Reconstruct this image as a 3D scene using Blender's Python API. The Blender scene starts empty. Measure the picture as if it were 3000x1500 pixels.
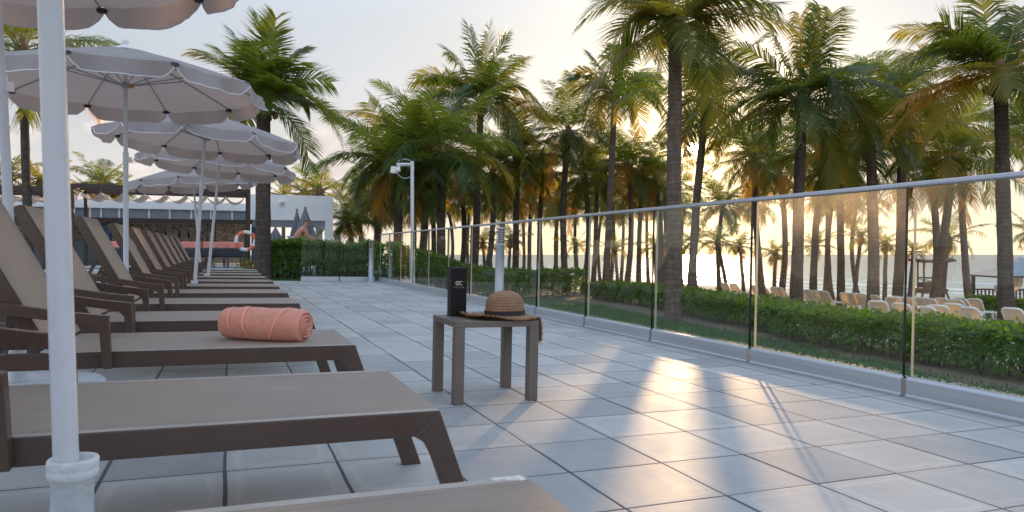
import bpy, math, random
from mathutils import Vector as V, Matrix, noise as mnoise
PI=math.pi
R=random.Random(7)
scene=bpy.context.scene
COL=scene.collection
# ------------------------------------------------------------------ frames
HCAM=0.81; FPX=2083.12; S=3000/2576.0
def _axes(yaw,pitch,roll):
    cy,sy=math.cos(yaw),math.sin(yaw);cp,sp=math.cos(pitch),math.sin(pitch);cr,sr=math.cos(roll),math.sin(roll)
    f=V((sy*cp,cy*cp,sp));r=V((cy,-sy,0));u=r.cross(f)
    return cr*r+sr*u, -sr*r+cr*u, f
_r,_u,_f=_axes(0.37981,-0.00163,0.02094)           # camera axes seen from the (slightly sloping) deck
up=(_u-_f*0.0024).normalized()                      # true vertical
Yw=(V((0,1,0))-up*up.y).normalized(); Xw=Yw.cross(up).normalized()
DM3=Matrix((Xw,Yw,up))                              # deck -> world rotation (deck drains 2 %)
DM=DM3.to_4x4()
CAMP=DM3@V((0,0,HCAM))
CR,CU,CF=DM3@_r,DM3@_u,DM3@_f
def ray(px,py): return CR*((px-1500)/FPX)+CU*((750-py)/FPX)+CF
def P(px,py,Z): return CAMP+ray(px,py)*Z
def Pd(x,y,Z): return P(x*S,y*S,Z)
def atY(px,py,Y):
    d=ray(px,py); return CAMP+d*((Y-CAMP.y)/d.y)
def atYd(x,y,Y): return atY(x*S,y*S,Y)
def sstep(a,b,x):
    t=max(0,min(1,(x-a)/(b-a))); return t*t*(3-2*t)
_B=[(3.7,-.62),(9,-.75),(15,-.92),(22,-1.2),(30,-1.55),(40,-2.0),(46,-2.35),(60,-4.0),(90,-6)]
def gz(X,Y):
    b=_B[-1][1]
    if X<=_B[0][0]: b=_B[0][1]
    else:
        for (x0,z0),(x1,z1) in zip(_B,_B[1:]):
            if x0<=X<=x1: b=z0+(z1-z0)*(X-x0)/(x1-x0); break
    a=.07+.008*(max(Y,0)-19.4)
    if Y>19.4: a=min(.07+.008*(Y-19.4)+.22*sstep(19.6,23.5,Y),.36)
    w=sstep(17.5,21,Y)
    t=sstep(3.3,3.75,X)*(1-w)+sstep(3.6,8.5,X)*w
    return a*(1-t)+b*t
def ground_hit(px,py):
    d=ray(px,py); t=2.0
    for _ in range(4000):
        p=CAMP+d*t
        if p.z<gz(p.x,p.y): return p,t
        t*=1.004
    return p,t
def GP(px,Z):
    p=P(px,745,Z); return V((p.x,p.y,gz(p.x,p.y)))
# ------------------------------------------------------------------ mesh builder
class MB:
    def __init__(s): s.v=[];s.f=[];s.m=[];s.s=[]
    def add(s,vs,fs,mi=0,sm=False):
        b=len(s.v); s.v.extend([tuple(v) for v in vs])
        for f in fs: s.f.append(tuple(i+b for i in f)); s.m.append(mi); s.s.append(sm)
    def box(s,x0,x1,y0,y1,z0,z1,mi=0,M=None):
        vs=[V(p) for p in ((x0,y0,z0),(x1,y0,z0),(x1,y1,z0),(x0,y1,z0),(x0,y0,z1),(x1,y0,z1),(x1,y1,z1),(x0,y1,z1))]
        if M is not None: vs=[M@v for v in vs]
        s.add(vs,[(0,3,2,1),(4,5,6,7),(0,1,5,4),(1,2,6,5),(2,3,7,6),(3,0,4,7)],mi); return s
    def prism(s,poly,a,b,axis='y',mi=0,M=None):
        n=len(poly)
        def mk(p,t):
            v=V((p[0],t,p[1])) if axis=='y' else (V((t,p[0],p[1])) if axis=='x' else V((p[0],p[1],t)))
            return M@v if M is not None else v
        vs=[mk(p,a) for p in poly]+[mk(p,b) for p in poly]
        fs=[tuple(range(n)),tuple(range(2*n-1,n-1,-1))]+[(i,i+n,(i+1)%n+n,(i+1)%n) for i in range(n)]
        s.add(vs,fs,mi); return s
    def tube(s,pts,r,n=8,mi=0,caps=True,sm=True):
        pts=[V(p) for p in pts]; k=len(pts)
        rs=r if isinstance(r,(list,tuple)) else [r]*k
        up0=None; vs=[]
        for i,p in enumerate(pts):
            t=(pts[min(i+1,k-1)]-pts[max(i-1,0)])
            if t.length<1e-9: t=V((0,0,1))
            t.normalize()
            if up0 is None: up0=V((1,0,0)) if abs(t.x)<.8 else V((0,1,0))
            a=(up0-t*up0.dot(t))
            if a.length<1e-6: a=t.orthogonal()
            a.normalize(); up0=a; b=t.cross(a)
            for j in range(n):
                c=2*PI*j/n; vs.append(p+(a*math.cos(c)+b*math.sin(c))*rs[i])
        fs=[]
        for i in range(k-1):
            for j in range(n):
                fs.append((i*n+j,i*n+(j+1)%n,(i+1)*n+(j+1)%n,(i+1)*n+j))
        s.add(vs,fs,mi,sm)
        if caps: s.add([vs[j] for j in range(n)],[tuple(range(n-1,-1,-1))],mi); s.add([vs[(k-1)*n+j] for j in range(n)],[tuple(range(n))],mi)
        return s
    def lathe(s,prof,n=24,mi=0,c=(0,0,0),sm=True,capb=True,capt=True):
        c=V(c); vs=[]
        for r,z in prof:
            for j in range(n):
                a=2*PI*j/n; vs.append(c+V((r*math.cos(a),r*math.sin(a),z)))
        fs=[]
        for i in range(len(prof)-1):
            for j in range(n): fs.append((i*n+j,i*n+(j+1)%n,(i+1)*n+(j+1)%n,(i+1)*n+j))
        s.add(vs,fs,mi,sm)
        k=len(prof)-1
        if capb and prof[0][0]>1e-6: s.add(vs[:n],[tuple(range(n-1,-1,-1))],mi)
        if capt and prof[k][0]>1e-6: s.add(vs[k*n:],[tuple(range(n))],mi)
        return s
    def grid(s,fn,nu,nv,mi=0,sm=True):
        vs=[fn(i/nu,j/nv) for j in range(nv+1) for i in range(nu+1)]
        fs=[(j*(nu+1)+i,j*(nu+1)+i+1,(j+1)*(nu+1)+i+1,(j+1)*(nu+1)+i) for j in range(nv) for i in range(nu)]
        s.add(vs,fs,mi,sm); return s
    def mesh(s,name,mats):
        me=bpy.data.meshes.new(name); me.from_pydata(s.v,[],s.f)
        for m in (mats if isinstance(mats,(list,tuple)) else [mats]): me.materials.append(m)
        me.polygons.foreach_set('material_index',s.m); me.polygons.foreach_set('use_smooth',s.s)
        me.update(); return me
def link(o,parent=None,M=None):
    COL.objects.link(o)
    if parent is not None: o.parent=parent
    if M is not None:
        if parent is None: o.matrix_world=M
        else: o.matrix_local=M
    return o
def obj(name,mb,mats,parent=None,M=None,bevel=0,solid=0):
    me=mb.mesh(name,mats) if isinstance(mb,MB) else mb
    o=bpy.data.objects.new(name,me); link(o,parent,M)
    if solid:
        m=o.modifiers.new('t','SOLIDIFY'); m.thickness=solid; m.offset=0
    if bevel:
        m=o.modifiers.new('b','BEVEL'); m.width=bevel; m.segments=2; m.limit_method='ANGLE'; m.angle_limit=.6
    return o
def tag(o,label=None,cat=None,group=None,kind=None):
    if label: o['label']=label
    if cat: o['category']=cat
    if group: o['group']=group
    if kind: o['kind']=kind
    return o
def thing(name,label,cat,M=None,group=None):
    o=bpy.data.objects.new(name,None); o.empty_display_size=.1; link(o,None,M)
    return tag(o,label,cat,group)
def copy_tree(o,parent=None):
    c=o.copy(); COL.objects.link(c)
    if parent is not None: c.parent=parent
    for ch in list(o.children): copy_tree(ch,c)
    return c
def T(x,y,z=0): return Matrix.Translation((x,y,z))
def DT(x,y,z=0,rz=0): return DM@T(x,y,z)@Matrix.Rotation(rz,4,'Z')
ORD=['','first','second','third','fourth','fifth','sixth','seventh','eighth','ninth','tenth','eleventh','twelfth','thirteenth','fourteenth','fifteenth','sixteenth','seventeenth','eighteenth','nineteenth','twentieth']
# ------------------------------------------------------------------ materials
def nt(name):
    m=bpy.data.materials.new(name); m.use_nodes=True; t=m.node_tree; t.nodes.clear(); return m,t
def N(t,k,**kw):
    n=t.nodes.new(k)
    for a,b in kw.items():
        if a.startswith('i_'):
            n.inputs[a[2:].replace('_',' ')].default_value=b
        else: setattr(n,a,b)
    return n
def L(t,a,b): t.links.new(a,b)
def mathn(t,op,a,b=None,c=None):
    n=t.nodes.new('ShaderNodeMath'); n.operation=op
    for i,x in enumerate((a,b,c)):
        if x is None: continue
        if isinstance(x,(int,float)): n.inputs[i].default_value=x
        else: t.links.new(x,n.inputs[i])
    return n.outputs[0]
def mixc(t,fac,a,b):
    n=t.nodes.new('ShaderNodeMix'); n.data_type='RGBA'
    for i,x in ((0,fac),(6,a),(7,b)):
        if isinstance(x,(int,float)): n.inputs[i].default_value=x
        elif isinstance(x,tuple): n.inputs[i].default_value=x if len(x)==4 else (*x,1)
        else: t.links.new(x,n.inputs[i])
    return n.outputs[2]
def ramp(t,fac,stops):
    n=t.nodes.new('ShaderNodeValToRGB'); cr=n.color_ramp
    while len(cr.elements)<len(stops): cr.elements.new(.5)
    for e,(p,c) in zip(cr.elements,stops): e.position=p; e.color=c if len(c)==4 else (*c,1)
    t.links.new(fac,n.inputs[0]); return n.outputs[0]
def noisen(t,scale,detail=4,rough=.55,vec=None,dist=0):
    n=t.nodes.new('ShaderNodeTexNoise'); n.inputs['Scale'].default_value=scale; n.inputs['Detail'].default_value=detail
    n.inputs['Roughness'].default_value=rough; n.inputs['Distortion'].default_value=dist
    if vec is not None: t.links.new(vec,n.inputs['Vector'])
    return n.outputs['Fac']
def objco(t,scale=None):
    c=t.nodes.new('ShaderNodeTexCoord').outputs['Object']
    if scale:
        m=t.nodes.new('ShaderNodeMapping'); m.inputs['Scale'].default_value=scale; t.links.new(c,m.inputs[0]); c=m.outputs[0]
    return c
def pm(name,col,rough=.5,metal=0,var=.12,scale=6,bump=0,bscale=150,spec=.5,sc=None,trans=0,tcol=None,dirt=None,dscale=3,sheen=0):
    m,t=nt(name); out=N(t,'ShaderNodeOutputMaterial'); b=N(t,'ShaderNodeBsdfPrincipled')
    c=objco(t,sc); nz=noisen(t,scale,5,.6,c)
    d=tuple(x*(1-var) for x in col); h=tuple(min(1,x*(1+var)) for x in col)
    cc=ramp(t,nz,[(.3,d),(.7,h)])
    if dirt:
        n2=noisen(t,dscale,6,.65,c); cc=mixc(t,ramp(t,n2,[(.55,(0,0,0)),(.75,(1,1,1))]),cc,dirt)
    L(t,cc,b.inputs['Base Color'])
    b.inputs['Roughness'].default_value=rough; b.inputs['Metallic'].default_value=metal; b.inputs['Specular IOR Level'].default_value=spec
    if sheen: b.inputs['Sheen Weight'].default_value=sheen
    if rough>.1:
        L(t,mathn(t,'ADD',mathn(t,'MULTIPLY',nz,.2),rough-.1),b.inputs['Roughness'])
    if bump:
        bn=N(t,'ShaderNodeBump'); bn.inputs['Strength'].default_value=bump; bn.inputs['Distance'].default_value=.01
        L(t,noisen(t,bscale,3,.6,c),bn.inputs['Height']); L(t,bn.outputs[0],b.inputs['Normal'])
    sh=b.outputs[0]
    if trans:
        tr=N(t,'ShaderNodeBsdfTranslucent'); tr.inputs[0].default_value=(*(tcol or col),1)
        mx=N(t,'ShaderNodeMixShader'); mx.inputs[0].default_value=trans; L(t,sh,mx.inputs[1]); L(t,tr.outputs[0],mx.inputs[2]); sh=mx.outputs[0]
    L(t,sh,out.inputs[0]); return m
def leafmat(name,ca,cb,tc,trans=.45,rough=.42,nscale=1.5,spec=.4):
    m,t=nt(name); out=N(t,'ShaderNodeOutputMaterial'); b=N(t,'ShaderNodeBsdfPrincipled')
    g=N(t,'ShaderNodeObjectInfo'); c=objco(t)
    f=mathn(t,'ADD',mathn(t,'MULTIPLY',g.outputs['Random'],.35),mathn(t,'MULTIPLY',noisen(t,nscale,3,.6,c),.65))
    col=mixc(t,ramp(t,f,[(.25,(0,0,0)),(.75,(1,1,1))]),ca,cb)
    L(t,col,b.inputs['Base Color']); b.inputs['Roughness'].default_value=rough; b.inputs['Specular IOR Level'].default_value=spec
    tr=N(t,'ShaderNodeBsdfTranslucent')
    L(t,mixc(t,f,tuple(x*.75 for x in tc),tc),tr.inputs[0])
    mx=N(t,'ShaderNodeMixShader'); mx.inputs[0].default_value=trans
    L(t,b.outputs[0],mx.inputs[1]); L(t,tr.outputs[0],mx.inputs[2]); L(t,mx.outputs[0],out.inputs[0]); return m
M={}
M['metal']=pm('taupe powder coat',(.085,.054,.042),.28,0,.06,9)
M['table']=pm('taupe table paint',(.15,.118,.098),.4,0,.1,9,.05,400)
M['sling']=pm('taupe sling mesh',(.40,.325,.27),.62,0,.08,5,.35,700,sc=(1,1.6,1),trans=.12,tcol=(.5,.33,.2),dirt=(.34,.285,.25),dscale=1.3)
def seams(m,y0):
    t=m.node_tree; b=[n for n in t.nodes if n.type=='BSDF_PRINCIPLED'][0]; src=b.inputs['Base Color'].links[0].from_socket
    c=objco(t); sp=N(t,'ShaderNodeSeparateXYZ'); L(t,c,sp.inputs[0]); ay=mathn(t,'ABSOLUTE',sp.outputs[1])
    ln=mathn(t,'LESS_THAN',mathn(t,'ABSOLUTE',mathn(t,'SUBTRACT',ay,y0)),.0022)
    wv=N(t,'ShaderNodeTexWave'); wv.inputs['Scale'].default_value=62; wv.inputs['Distortion'].default_value=.6; wv.bands_direction='Y'; L(t,c,wv.inputs[0])
    streak=noisen(t,5,5,.7,objco(t,(.35,9,1)))
    k=mathn(t,'ADD',mathn(t,'MULTIPLY',ln,.30),mathn(t,'ADD',mathn(t,'MULTIPLY',wv.outputs['Fac'],.10),mathn(t,'MULTIPLY',ramp(t,streak,[(.45,(0,0,0)),(.75,(1,1,1))]),.16)))
    L(t,mixc(t,k,src,(.13,.105,.09)),b.inputs['Base Color'])
seams(M['sling'],.318); 
M['strip']=pm('pale rail sheen',(.40,.36,.33),.35,0,.08,8)  # sky sheen on the lounger rails, painted as a paler colour
M['sling_back']=pm('taupe sling mesh upright',(.35,.285,.235),.62,0,.07,4,.35,700,trans=.2,tcol=(.62,.4,.24))
M['canopy']=pm('grey canopy cloth',(.37,.342,.342),.8,0,.10,4,.3,90,trans=.36,tcol=(.54,.38,.31))
M['piping']=pm('white canopy piping',(.72,.72,.74),.7,0,.05,8)
M['pole']=pm('white pole paint',(.62,.65,.69),.3,0,.05,4,.03,300,dirt=(.5,.5,.5),dscale=6)
M['poleB']=pm('grey aluminium pole',(.50,.51,.53),.34,.3,.05,4,.03,300)
M['concrete']=pm('white painted concrete',(.62,.65,.67),.75,0,.1,6,.3,60,dirt=(.42,.4,.37),dscale=9)
M['rib']=pm('grey rib metal',(.36,.37,.37),.4,.2,.08)
M['clip']=pm('black plastic clip',(.03,.03,.035),.5,0,.1)
M['orange']=pm('orange plastic knob',(.7,.28,.03),.5,0,.1)
M['alu']=pm('brushed aluminium',(.47,.49,.52),.36,.55,.08,4,.06,500,sc=(1,.15,6),dirt=(.36,.38,.4),dscale=2)
M['rail']=pm('handrail aluminium',(.40,.41,.44),.33,.6,.1,6,.06,400,sc=(1,.1,6))
M['bollard']=pm('grey bollard paint',(.42,.43,.46),.36,.3,.06,5)
M['lens']=pm('bollard lens',(.22,.16,.12),.25,0,.1,spec=.6,trans=.3,tcol=(.5,.35,.25))
M['dark']=pm('dark metal',(.035,.03,.03),.5,0,.1)
M['blackbox']=pm('black card',(.006,.006,.007),.38,0,.1,5,.03,300,spec=.22)
M['blackboxs']=pm('black card side',(.016,.015,.015),.5,0,.1,spec=.25)
M['gold']=pm('gold foil print',(.62,.48,.36),.45,.3,.05)
M['greyprint']=pm('grey foil print',(.33,.31,.33),.5,.1,.05)
M['towel']=pm('coral terry cloth',(1.0,.41,.29),.95,0,.1,30,.9,260,spec=.15,sheen=.3)
M['towelband']=pm('coral satin border',(.95,.37,.25),.55,0,.05,20,.1,400,sheen=.2)
M['fringe']=pm('brown raffia fringe',(.36,.17,.07),.8,0,.3,30)
M['ribbon']=pm('black ribbon',(.012,.011,.012),.6,0,.1,20,.2,500)
M['white']=pm('white render wall',(.88,.89,.90),.75,0,.03,2,.1,80)
M['beige']=pm('beige interior wall',(.50,.41,.32),.8,0,.1,2)
M['blue']=pm('blue painted column',(.012,.075,.16),.5,0,.1)
M['bar']=pm('bar counter teal',(.08,.12,.13),.5,0,.1)
M['brown']=pm('dark brown steel',(.045,.024,.018),.5,0,.15)
M['awning']=pm('cream awning cloth',(.58,.48,.40),.8,0,.05,3,trans=.3,tcol=(.7,.55,.42))
M['pink']=pm('coral tablecloth',(.72,.27,.21),.85,0,.08,6,.2,40)
M['chairgrey']=pm('brown grey chair',(.13,.095,.085),.6,0,.1)
M['screen']=pm('dark screen',(.02,.02,.025),.2,0,.1)
M['ring']=pm('orange lifebuoy',(.72,.16,.07),.5,0,.08)
M['whiteplastic']=pm('white plastic',(.75,.72,.68),.45,0,.05)
M['yellowsling']=pm('yellow sling',(.62,.48,.34),.7,0,.07,5,.2,300,trans=.32,tcol=(.78,.55,.33))
M['skin']=pm('tanned skin',(.48,.22,.14),.5,0,.1,8)
M['hair']=pm('grey hair',(.13,.11,.1),.8,0,.2,30)
M['shorts']=pm('navy shorts',(.03,.05,.1),.8,0,.1)
M['wood']=pm('weathered timber',(.16,.105,.075),.8,0,.25,4,.3,30,sc=(3,3,.6))
M['curtain']=pm('cream curtain',(.72,.60,.48),.85,0,.06,3,trans=.35,tcol=(.8,.62,.45))
M['roofcloth']=pm('blue grey canvas',(.33,.36,.42),.8,0,.06,2)
M['parasol']=pm('slate parasol cloth',(.17,.165,.19),.85,0,.1,3)
M['red']=pm('red cloth',(.6,.05,.03),.7,0,.1)
M['flower']=leafmat('red petals',(.5,.04,.02),(.7,.12,.03),(.8,.1,.03),.4)
M['stem']=pm('shrub stem',(.10,.075,.05),.85,0,.25,6)
M['coco']=pm('coconut husk',(.22,.17,.05),.7,0,.3,5)
M['fibre']=pm('palm fibre',(.17,.095,.05),.9,0,.35,9,.6,40)
M['petiole']=pm('palm petiole',(.22,.20,.06),.55,0,.2,5)
M['palmG']=leafmat('palm leaf green',(.020,.058,.018),(.044,.096,.024),(.34,.38,.03),.47,.32)
M['palmY']=leafmat('palm leaf yellow green',(.06,.092,.02),(.12,.132,.022),(.66,.50,.04),.52,.38)
M['palmO']=leafmat('palm leaf dry orange',(.22,.12,.02),(.33,.17,.03),(.85,.45,.05),.55,.55)
M['hedge']=leafmat('hedge leaf',(.05,.125,.015),(.11,.21,.02),(.46,.66,.03),.47,.32,2.5)
M['hedgeB']=leafmat('hedge leaf deep',(.025,.062,.013),(.05,.115,.016),(.28,.44,.03),.42,.34,2.5)
M['lawn']=leafmat('lawn blade',(.025,.085,.02),(.055,.14,.03),(.15,.30,.03),.35,.5,1.2)
def trunkmat(name,ca,cb):
    m,t=nt(name); out=N(t,'ShaderNodeOutputMaterial'); b=N(t,'ShaderNodeBsdfPrincipled')
    c=objco(t); sep=N(t,'ShaderNodeSeparateXYZ'); L(t,c,sep.inputs[0])
    c2=objco(t,(3,3,.8)); nz=noisen(t,3.5,6,.65,c2); nf=noisen(t,22,4,.6,c2)
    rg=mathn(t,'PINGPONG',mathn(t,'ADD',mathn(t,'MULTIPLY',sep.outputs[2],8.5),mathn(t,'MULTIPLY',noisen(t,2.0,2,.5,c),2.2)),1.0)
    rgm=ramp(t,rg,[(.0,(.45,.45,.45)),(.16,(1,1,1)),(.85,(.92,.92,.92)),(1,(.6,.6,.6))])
    base=mixc(t,ramp(t,nz,[(.3,(0,0,0)),(.7,(1,1,1))]),ca,cb)
    mm=N(t,'ShaderNodeMix',data_type='RGBA',blend_type='MULTIPLY'); mm.inputs[0].default_value=.8; L(t,base,mm.inputs[6]); L(t,rgm,mm.inputs[7])
    pal=mixc(t,ramp(t,noisen(t,1.4,5,.7,c),[(.58,(0,0,0)),(.72,(.7,.7,.7))]),mm.outputs[2],(.33,.28,.24))
    L(t,pal,b.inputs['Base Color']); b.inputs['Roughness'].default_value=.85; b.inputs['Specular IOR Level'].default_value=.25
    bn=N(t,'ShaderNodeBump'); bn.inputs['Strength'].default_value=.9; bn.inputs['Distance'].default_value=.03
    L(t,mathn(t,'ADD',mathn(t,'MULTIPLY',rg,.6),nf),bn.inputs['Height']); L(t,bn.outputs[0],b.inputs['Normal']); L(t,b.outputs[0],out.inputs[0]); return m
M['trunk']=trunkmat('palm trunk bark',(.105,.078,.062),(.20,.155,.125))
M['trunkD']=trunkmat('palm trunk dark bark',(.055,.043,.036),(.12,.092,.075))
def tilemat():
    m,t=nt('terrace tiles'); out=N(t,'ShaderNodeOutputMaterial'); b=N(t,'ShaderNodeBsdfPrincipled')
    c=objco(t); sep=N(t,'ShaderNodeSeparateXYZ'); L(t,c,sep.inputs[0])
    def cell(o,off,wid):
        u=mathn(t,'DIVIDE',mathn(t,'SUBTRACT',o,off),.4); fl=mathn(t,'FLOOR',u); fr=mathn(t,'SUBTRACT',u,fl)
        d=mathn(t,'MULTIPLY',mathn(t,'MINIMUM',fr,mathn(t,'SUBTRACT',1.0,fr)),.4); return fl,d
    wob=mathn(t,'MULTIPLY',mathn(t,'SUBTRACT',noisen(t,2.2,2,.5,c),.5),.012)
    fx,dx=cell(mathn(t,'ADD',sep.outputs[0],wob),1.2043,0); fy,dy=cell(sep.outputs[1],3.584,0)
    cid=N(t,'ShaderNodeCombineXYZ'); L(t,fx,cid.inputs[0]); L(t,fy,cid.inputs[1])
    wn=N(t,'ShaderNodeTexWhiteNoise',noise_dimensions='3D'); L(t,cid.outputs[0],wn.inputs[0])
    # joint half-width differs from joint to joint
    wx=N(t,'ShaderNodeTexWhiteNoise',noise_dimensions='2D')
    cx=N(t,'ShaderNodeCombineXYZ'); L(t,mathn(t,'ROUND',mathn(t,'DIVIDE',mathn(t,'SUBTRACT',sep.outputs[0],1.2043),.4)),cx.inputs[0]); L(t,fy,cx.inputs[1]); L(t,cx.outputs[0],wx.inputs[0])
    wy=N(t,'ShaderNodeTexWhiteNoise',noise_dimensions='2D')
    cy=N(t,'ShaderNodeCombineXYZ'); L(t,mathn(t,'ROUND',mathn(t,'DIVIDE',mathn(t,'SUBTRACT',sep.outputs[1],3.584),.4)),cy.inputs[1]); L(t,fx,cy.inputs[0]); L(t,cy.outputs[0],wy.inputs[0])
    hx=mathn(t,'ADD',mathn(t,'MULTIPLY',wx.outputs['Value'],.004),.0040); hy=mathn(t,'ADD',mathn(t,'MULTIPLY',wy.outputs['Value'],.0032),.0028)
    jx=mathn(t,'LESS_THAN',dx,hx); jy=mathn(t,'LESS_THAN',dy,hy); j=mathn(t,'MAXIMUM',jx,jy)
    edge=mathn(t,'MINIMUM',dx,dy)
    n1=noisen(t,3.0,6,.6,c); n2=noisen(t,9,5,.65,c,1.5); n3=noisen(t,70,3,.6,c)
    colr=ramp(t,mathn(t,'ADD',mathn(t,'MULTIPLY',n1,.5),mathn(t,'ADD',mathn(t,'MULTIPLY',n2,.3),mathn(t,'MULTIPLY',wn.outputs['Value'],.34))),[(.3,(.305,.308,.315)),(.72,(.455,.443,.425))])
    # dried water marks: a pale line following the rim of the tile
    em=mathn(t,'ADD',edge,mathn(t,'MULTIPLY',mathn(t,'SUBTRACT',n2,.5),.075))
    rim=ramp(t,em,[(.0,(0,0,0)),(.03,(.15,.15,.15)),(.05,(.8,.8,.8)),(.062,(0,0,0)),(1,(0,0,0))])
    rimf=mathn(t,'MULTIPLY',rim,mathn(t,'MULTIPLY',wn.outputs['Value'],.75))
    colr=mixc(t,rimf,colr,(.60,.56,.50))
    st=ramp(t,noisen(t,14,6,.7,c),[(.60,(0,0,0)),(.76,(.55,.55,.55))]); colr=mixc(t,st,colr,(.27,.265,.26))
    wh=ramp(t,noisen(t,24,5,.75,c),[(.70,(0,0,0)),(.76,(.55,.55,.55))]); colr=mixc(t,wh,colr,(.66,.65,.63))
    colr=mixc(t,j,colr,(.10,.105,.12))
    L(t,colr,b.inputs['Base Color'])
    rr=mathn(t,'ADD',mathn(t,'MULTIPLY',n2,.12),mathn(t,'ADD',.39,mathn(t,'MULTIPLY',n1,.18)))
    L(t,mathn(t,'MAXIMUM',rr,mathn(t,'MULTIPLY',j,.8)),b.inputs['Roughness']); b.inputs['Specular IOR Level'].default_value=.17
    h=mathn(t,'ADD',mathn(t,'MULTIPLY',j,-1.0),mathn(t,'ADD',mathn(t,'MULTIPLY',n3,.10),mathn(t,'MULTIPLY',wn.outputs['Value'],.2)))
    sm=mathn(t,'MULTIPLY',mathn(t,'MINIMUM',mathn(t,'DIVIDE',edge,.008),1.0),.5)
    bn=N(t,'ShaderNodeBump'); bn.inputs['Strength'].default_value=.35; bn.inputs['Distance'].default_value=.006
    L(t,mathn(t,'ADD',h,mathn(t,'ADD',sm,mathn(t,'MULTIPLY',n2,.05))),bn.inputs['Height']); L(t,bn.outputs[0],b.inputs['Normal'])
    L(t,b.outputs[0],out.inputs[0]); return m
M['tile']=tilemat()
def glassmat():
    m,t=nt('balustrade glass'); out=N(t,'ShaderNodeOutputMaterial')
    tr=N(t,'ShaderNodeBsdfTransparent'); tr.inputs[0].default_value=(.965,.985,.972,1)
    gl=N(t,'ShaderNodeBsdfGlossy'); gl.inputs['Roughness'].default_value=.015; gl.inputs[0].default_value=(.95,1,.98,1)
    fr=N(t,'ShaderNodeFresnel'); fr.inputs['IOR'].default_value=1.42
    mx=N(t,'ShaderNodeMixShader'); geo=N(t,'ShaderNodeNewGeometry'); L(t,mathn(t,'MULTIPLY',mathn(t,'MULTIPLY',fr.outputs[0],.85),mathn(t,'SUBTRACT',1.0,geo.outputs['Backfacing'])),mx.inputs[0]); L(t,tr.outputs[0],mx.inputs[1]); L(t,gl.outputs[0],mx.inputs[2])
    # salt and dust on the pane, with droplets thick along the foot
    c=objco(t); sep=N(t,'ShaderNodeSeparateXYZ'); L(t,c,sep.inputs[0])
    n1=noisen(t,2.2,5,.6,c); vo=N(t,'ShaderNodeTexVoronoi'); vo.inputs['Scale'].default_value=95; L(t,c,vo.inputs[0])
    dens=mathn(t,'ADD',mathn(t,'MULTIPLY',ramp(t,sep.outputs[2],[(.128,(1,1,1)),(.138,(.7,.7,.7)),(.152,(.16,.16,.16)),(.22,(.03,.03,.03)),(1,(.0,.0,.0))]),.46),mathn(t,'MULTIPLY',n1,.10))
    drops=mathn(t,'LESS_THAN',vo.outputs['Distance'],dens)
    film=mathn(t,'ADD',mathn(t,'MULTIPLY',ramp(t,n1,[(.35,(.15,.15,.15)),(.75,(1,1,1))]),.030),mathn(t,'MULTIPLY',drops,.62))
    d0=N(t,'ShaderNodeBsdfRefraction'); d0.inputs[0].default_value=(1,.97,.93,1); d0.inputs['Roughness'].default_value=.62; d0.inputs['IOR'].default_value=1.22
    dt=N(t,'ShaderNodeBsdfTranslucent'); dt.inputs[0].default_value=(.9,.86,.78,1); d1=N(t,'ShaderNodeMixShader'); L(t,mathn(t,'MAXIMUM',mathn(t,'MULTIPLY',drops,.7),.10),d1.inputs[0]); L(t,d0.outputs[0],d1.inputs[1]); L(t,dt.outputs[0],d1.inputs[2])
    m2=N(t,'ShaderNodeMixShader'); L(t,film,m2.inputs[0]); L(t,mx.outputs[0],m2.inputs[1]); L(t,d1.outputs[0],m2.inputs[2])
    L(t,m2.outputs[0],out.inputs[0]); return m
M['glass']=glassmat()
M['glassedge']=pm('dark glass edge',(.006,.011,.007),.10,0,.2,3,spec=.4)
M['glassedge_lit']=pm('sunlit glass edge',(.30,.30,.22),.15,0,.2,3,spec=.8,trans=.5,tcol=(.8,.72,.5))  # bright copy of the edge, sun glow put into its colour
def plainglass():
    m,t=nt('window glass'); out=N(t,'ShaderNodeOutputMaterial'); b=N(t,'ShaderNodeBsdfPrincipled')
    b.inputs['Base Color'].default_value=(.19,.24,.29,1); b.inputs['Roughness'].default_value=.12
    nz=noisen(t,1.5,2,.5,objco(t)); L(t,mathn(t,'MULTIPLY',nz,.3),b.inputs['Roughness']); L(t,b.outputs[0],out.inputs[0]); return m
M['pane']=plainglass()
def muralmat():
    m,t=nt('mural wall'); out=N(t,'ShaderNodeOutputMaterial'); b=N(t,'ShaderNodeBsdfPrincipled')
    c=objco(t); w=noisen(t,1.6,4,.6,objco(t,(1,1,2.2)),2.5); sep=N(t,'ShaderNodeSeparateXYZ'); L(t,c,sep.inputs[0])
    band=mathn(t,'MULTIPLY',ramp(t,w,[(.47,(0,0,0)),(.49,(1,1,1)),(.53,(1,1,1)),(.55,(0,0,0))]),mathn(t,'MULTIPLY',mathn(t,'GREATER_THAN',sep.outputs[2],.75),mathn(t,'LESS_THAN',sep.outputs[2],1.75)))
    L(t,mixc(t,band,(.70,.56,.43),(.12,.11,.10)),b.inputs['Base Color']); b.inputs['Roughness'].default_value=.8; L(t,b.outputs[0],out.inputs[0]); return m
M['mural']=muralmat()
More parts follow.
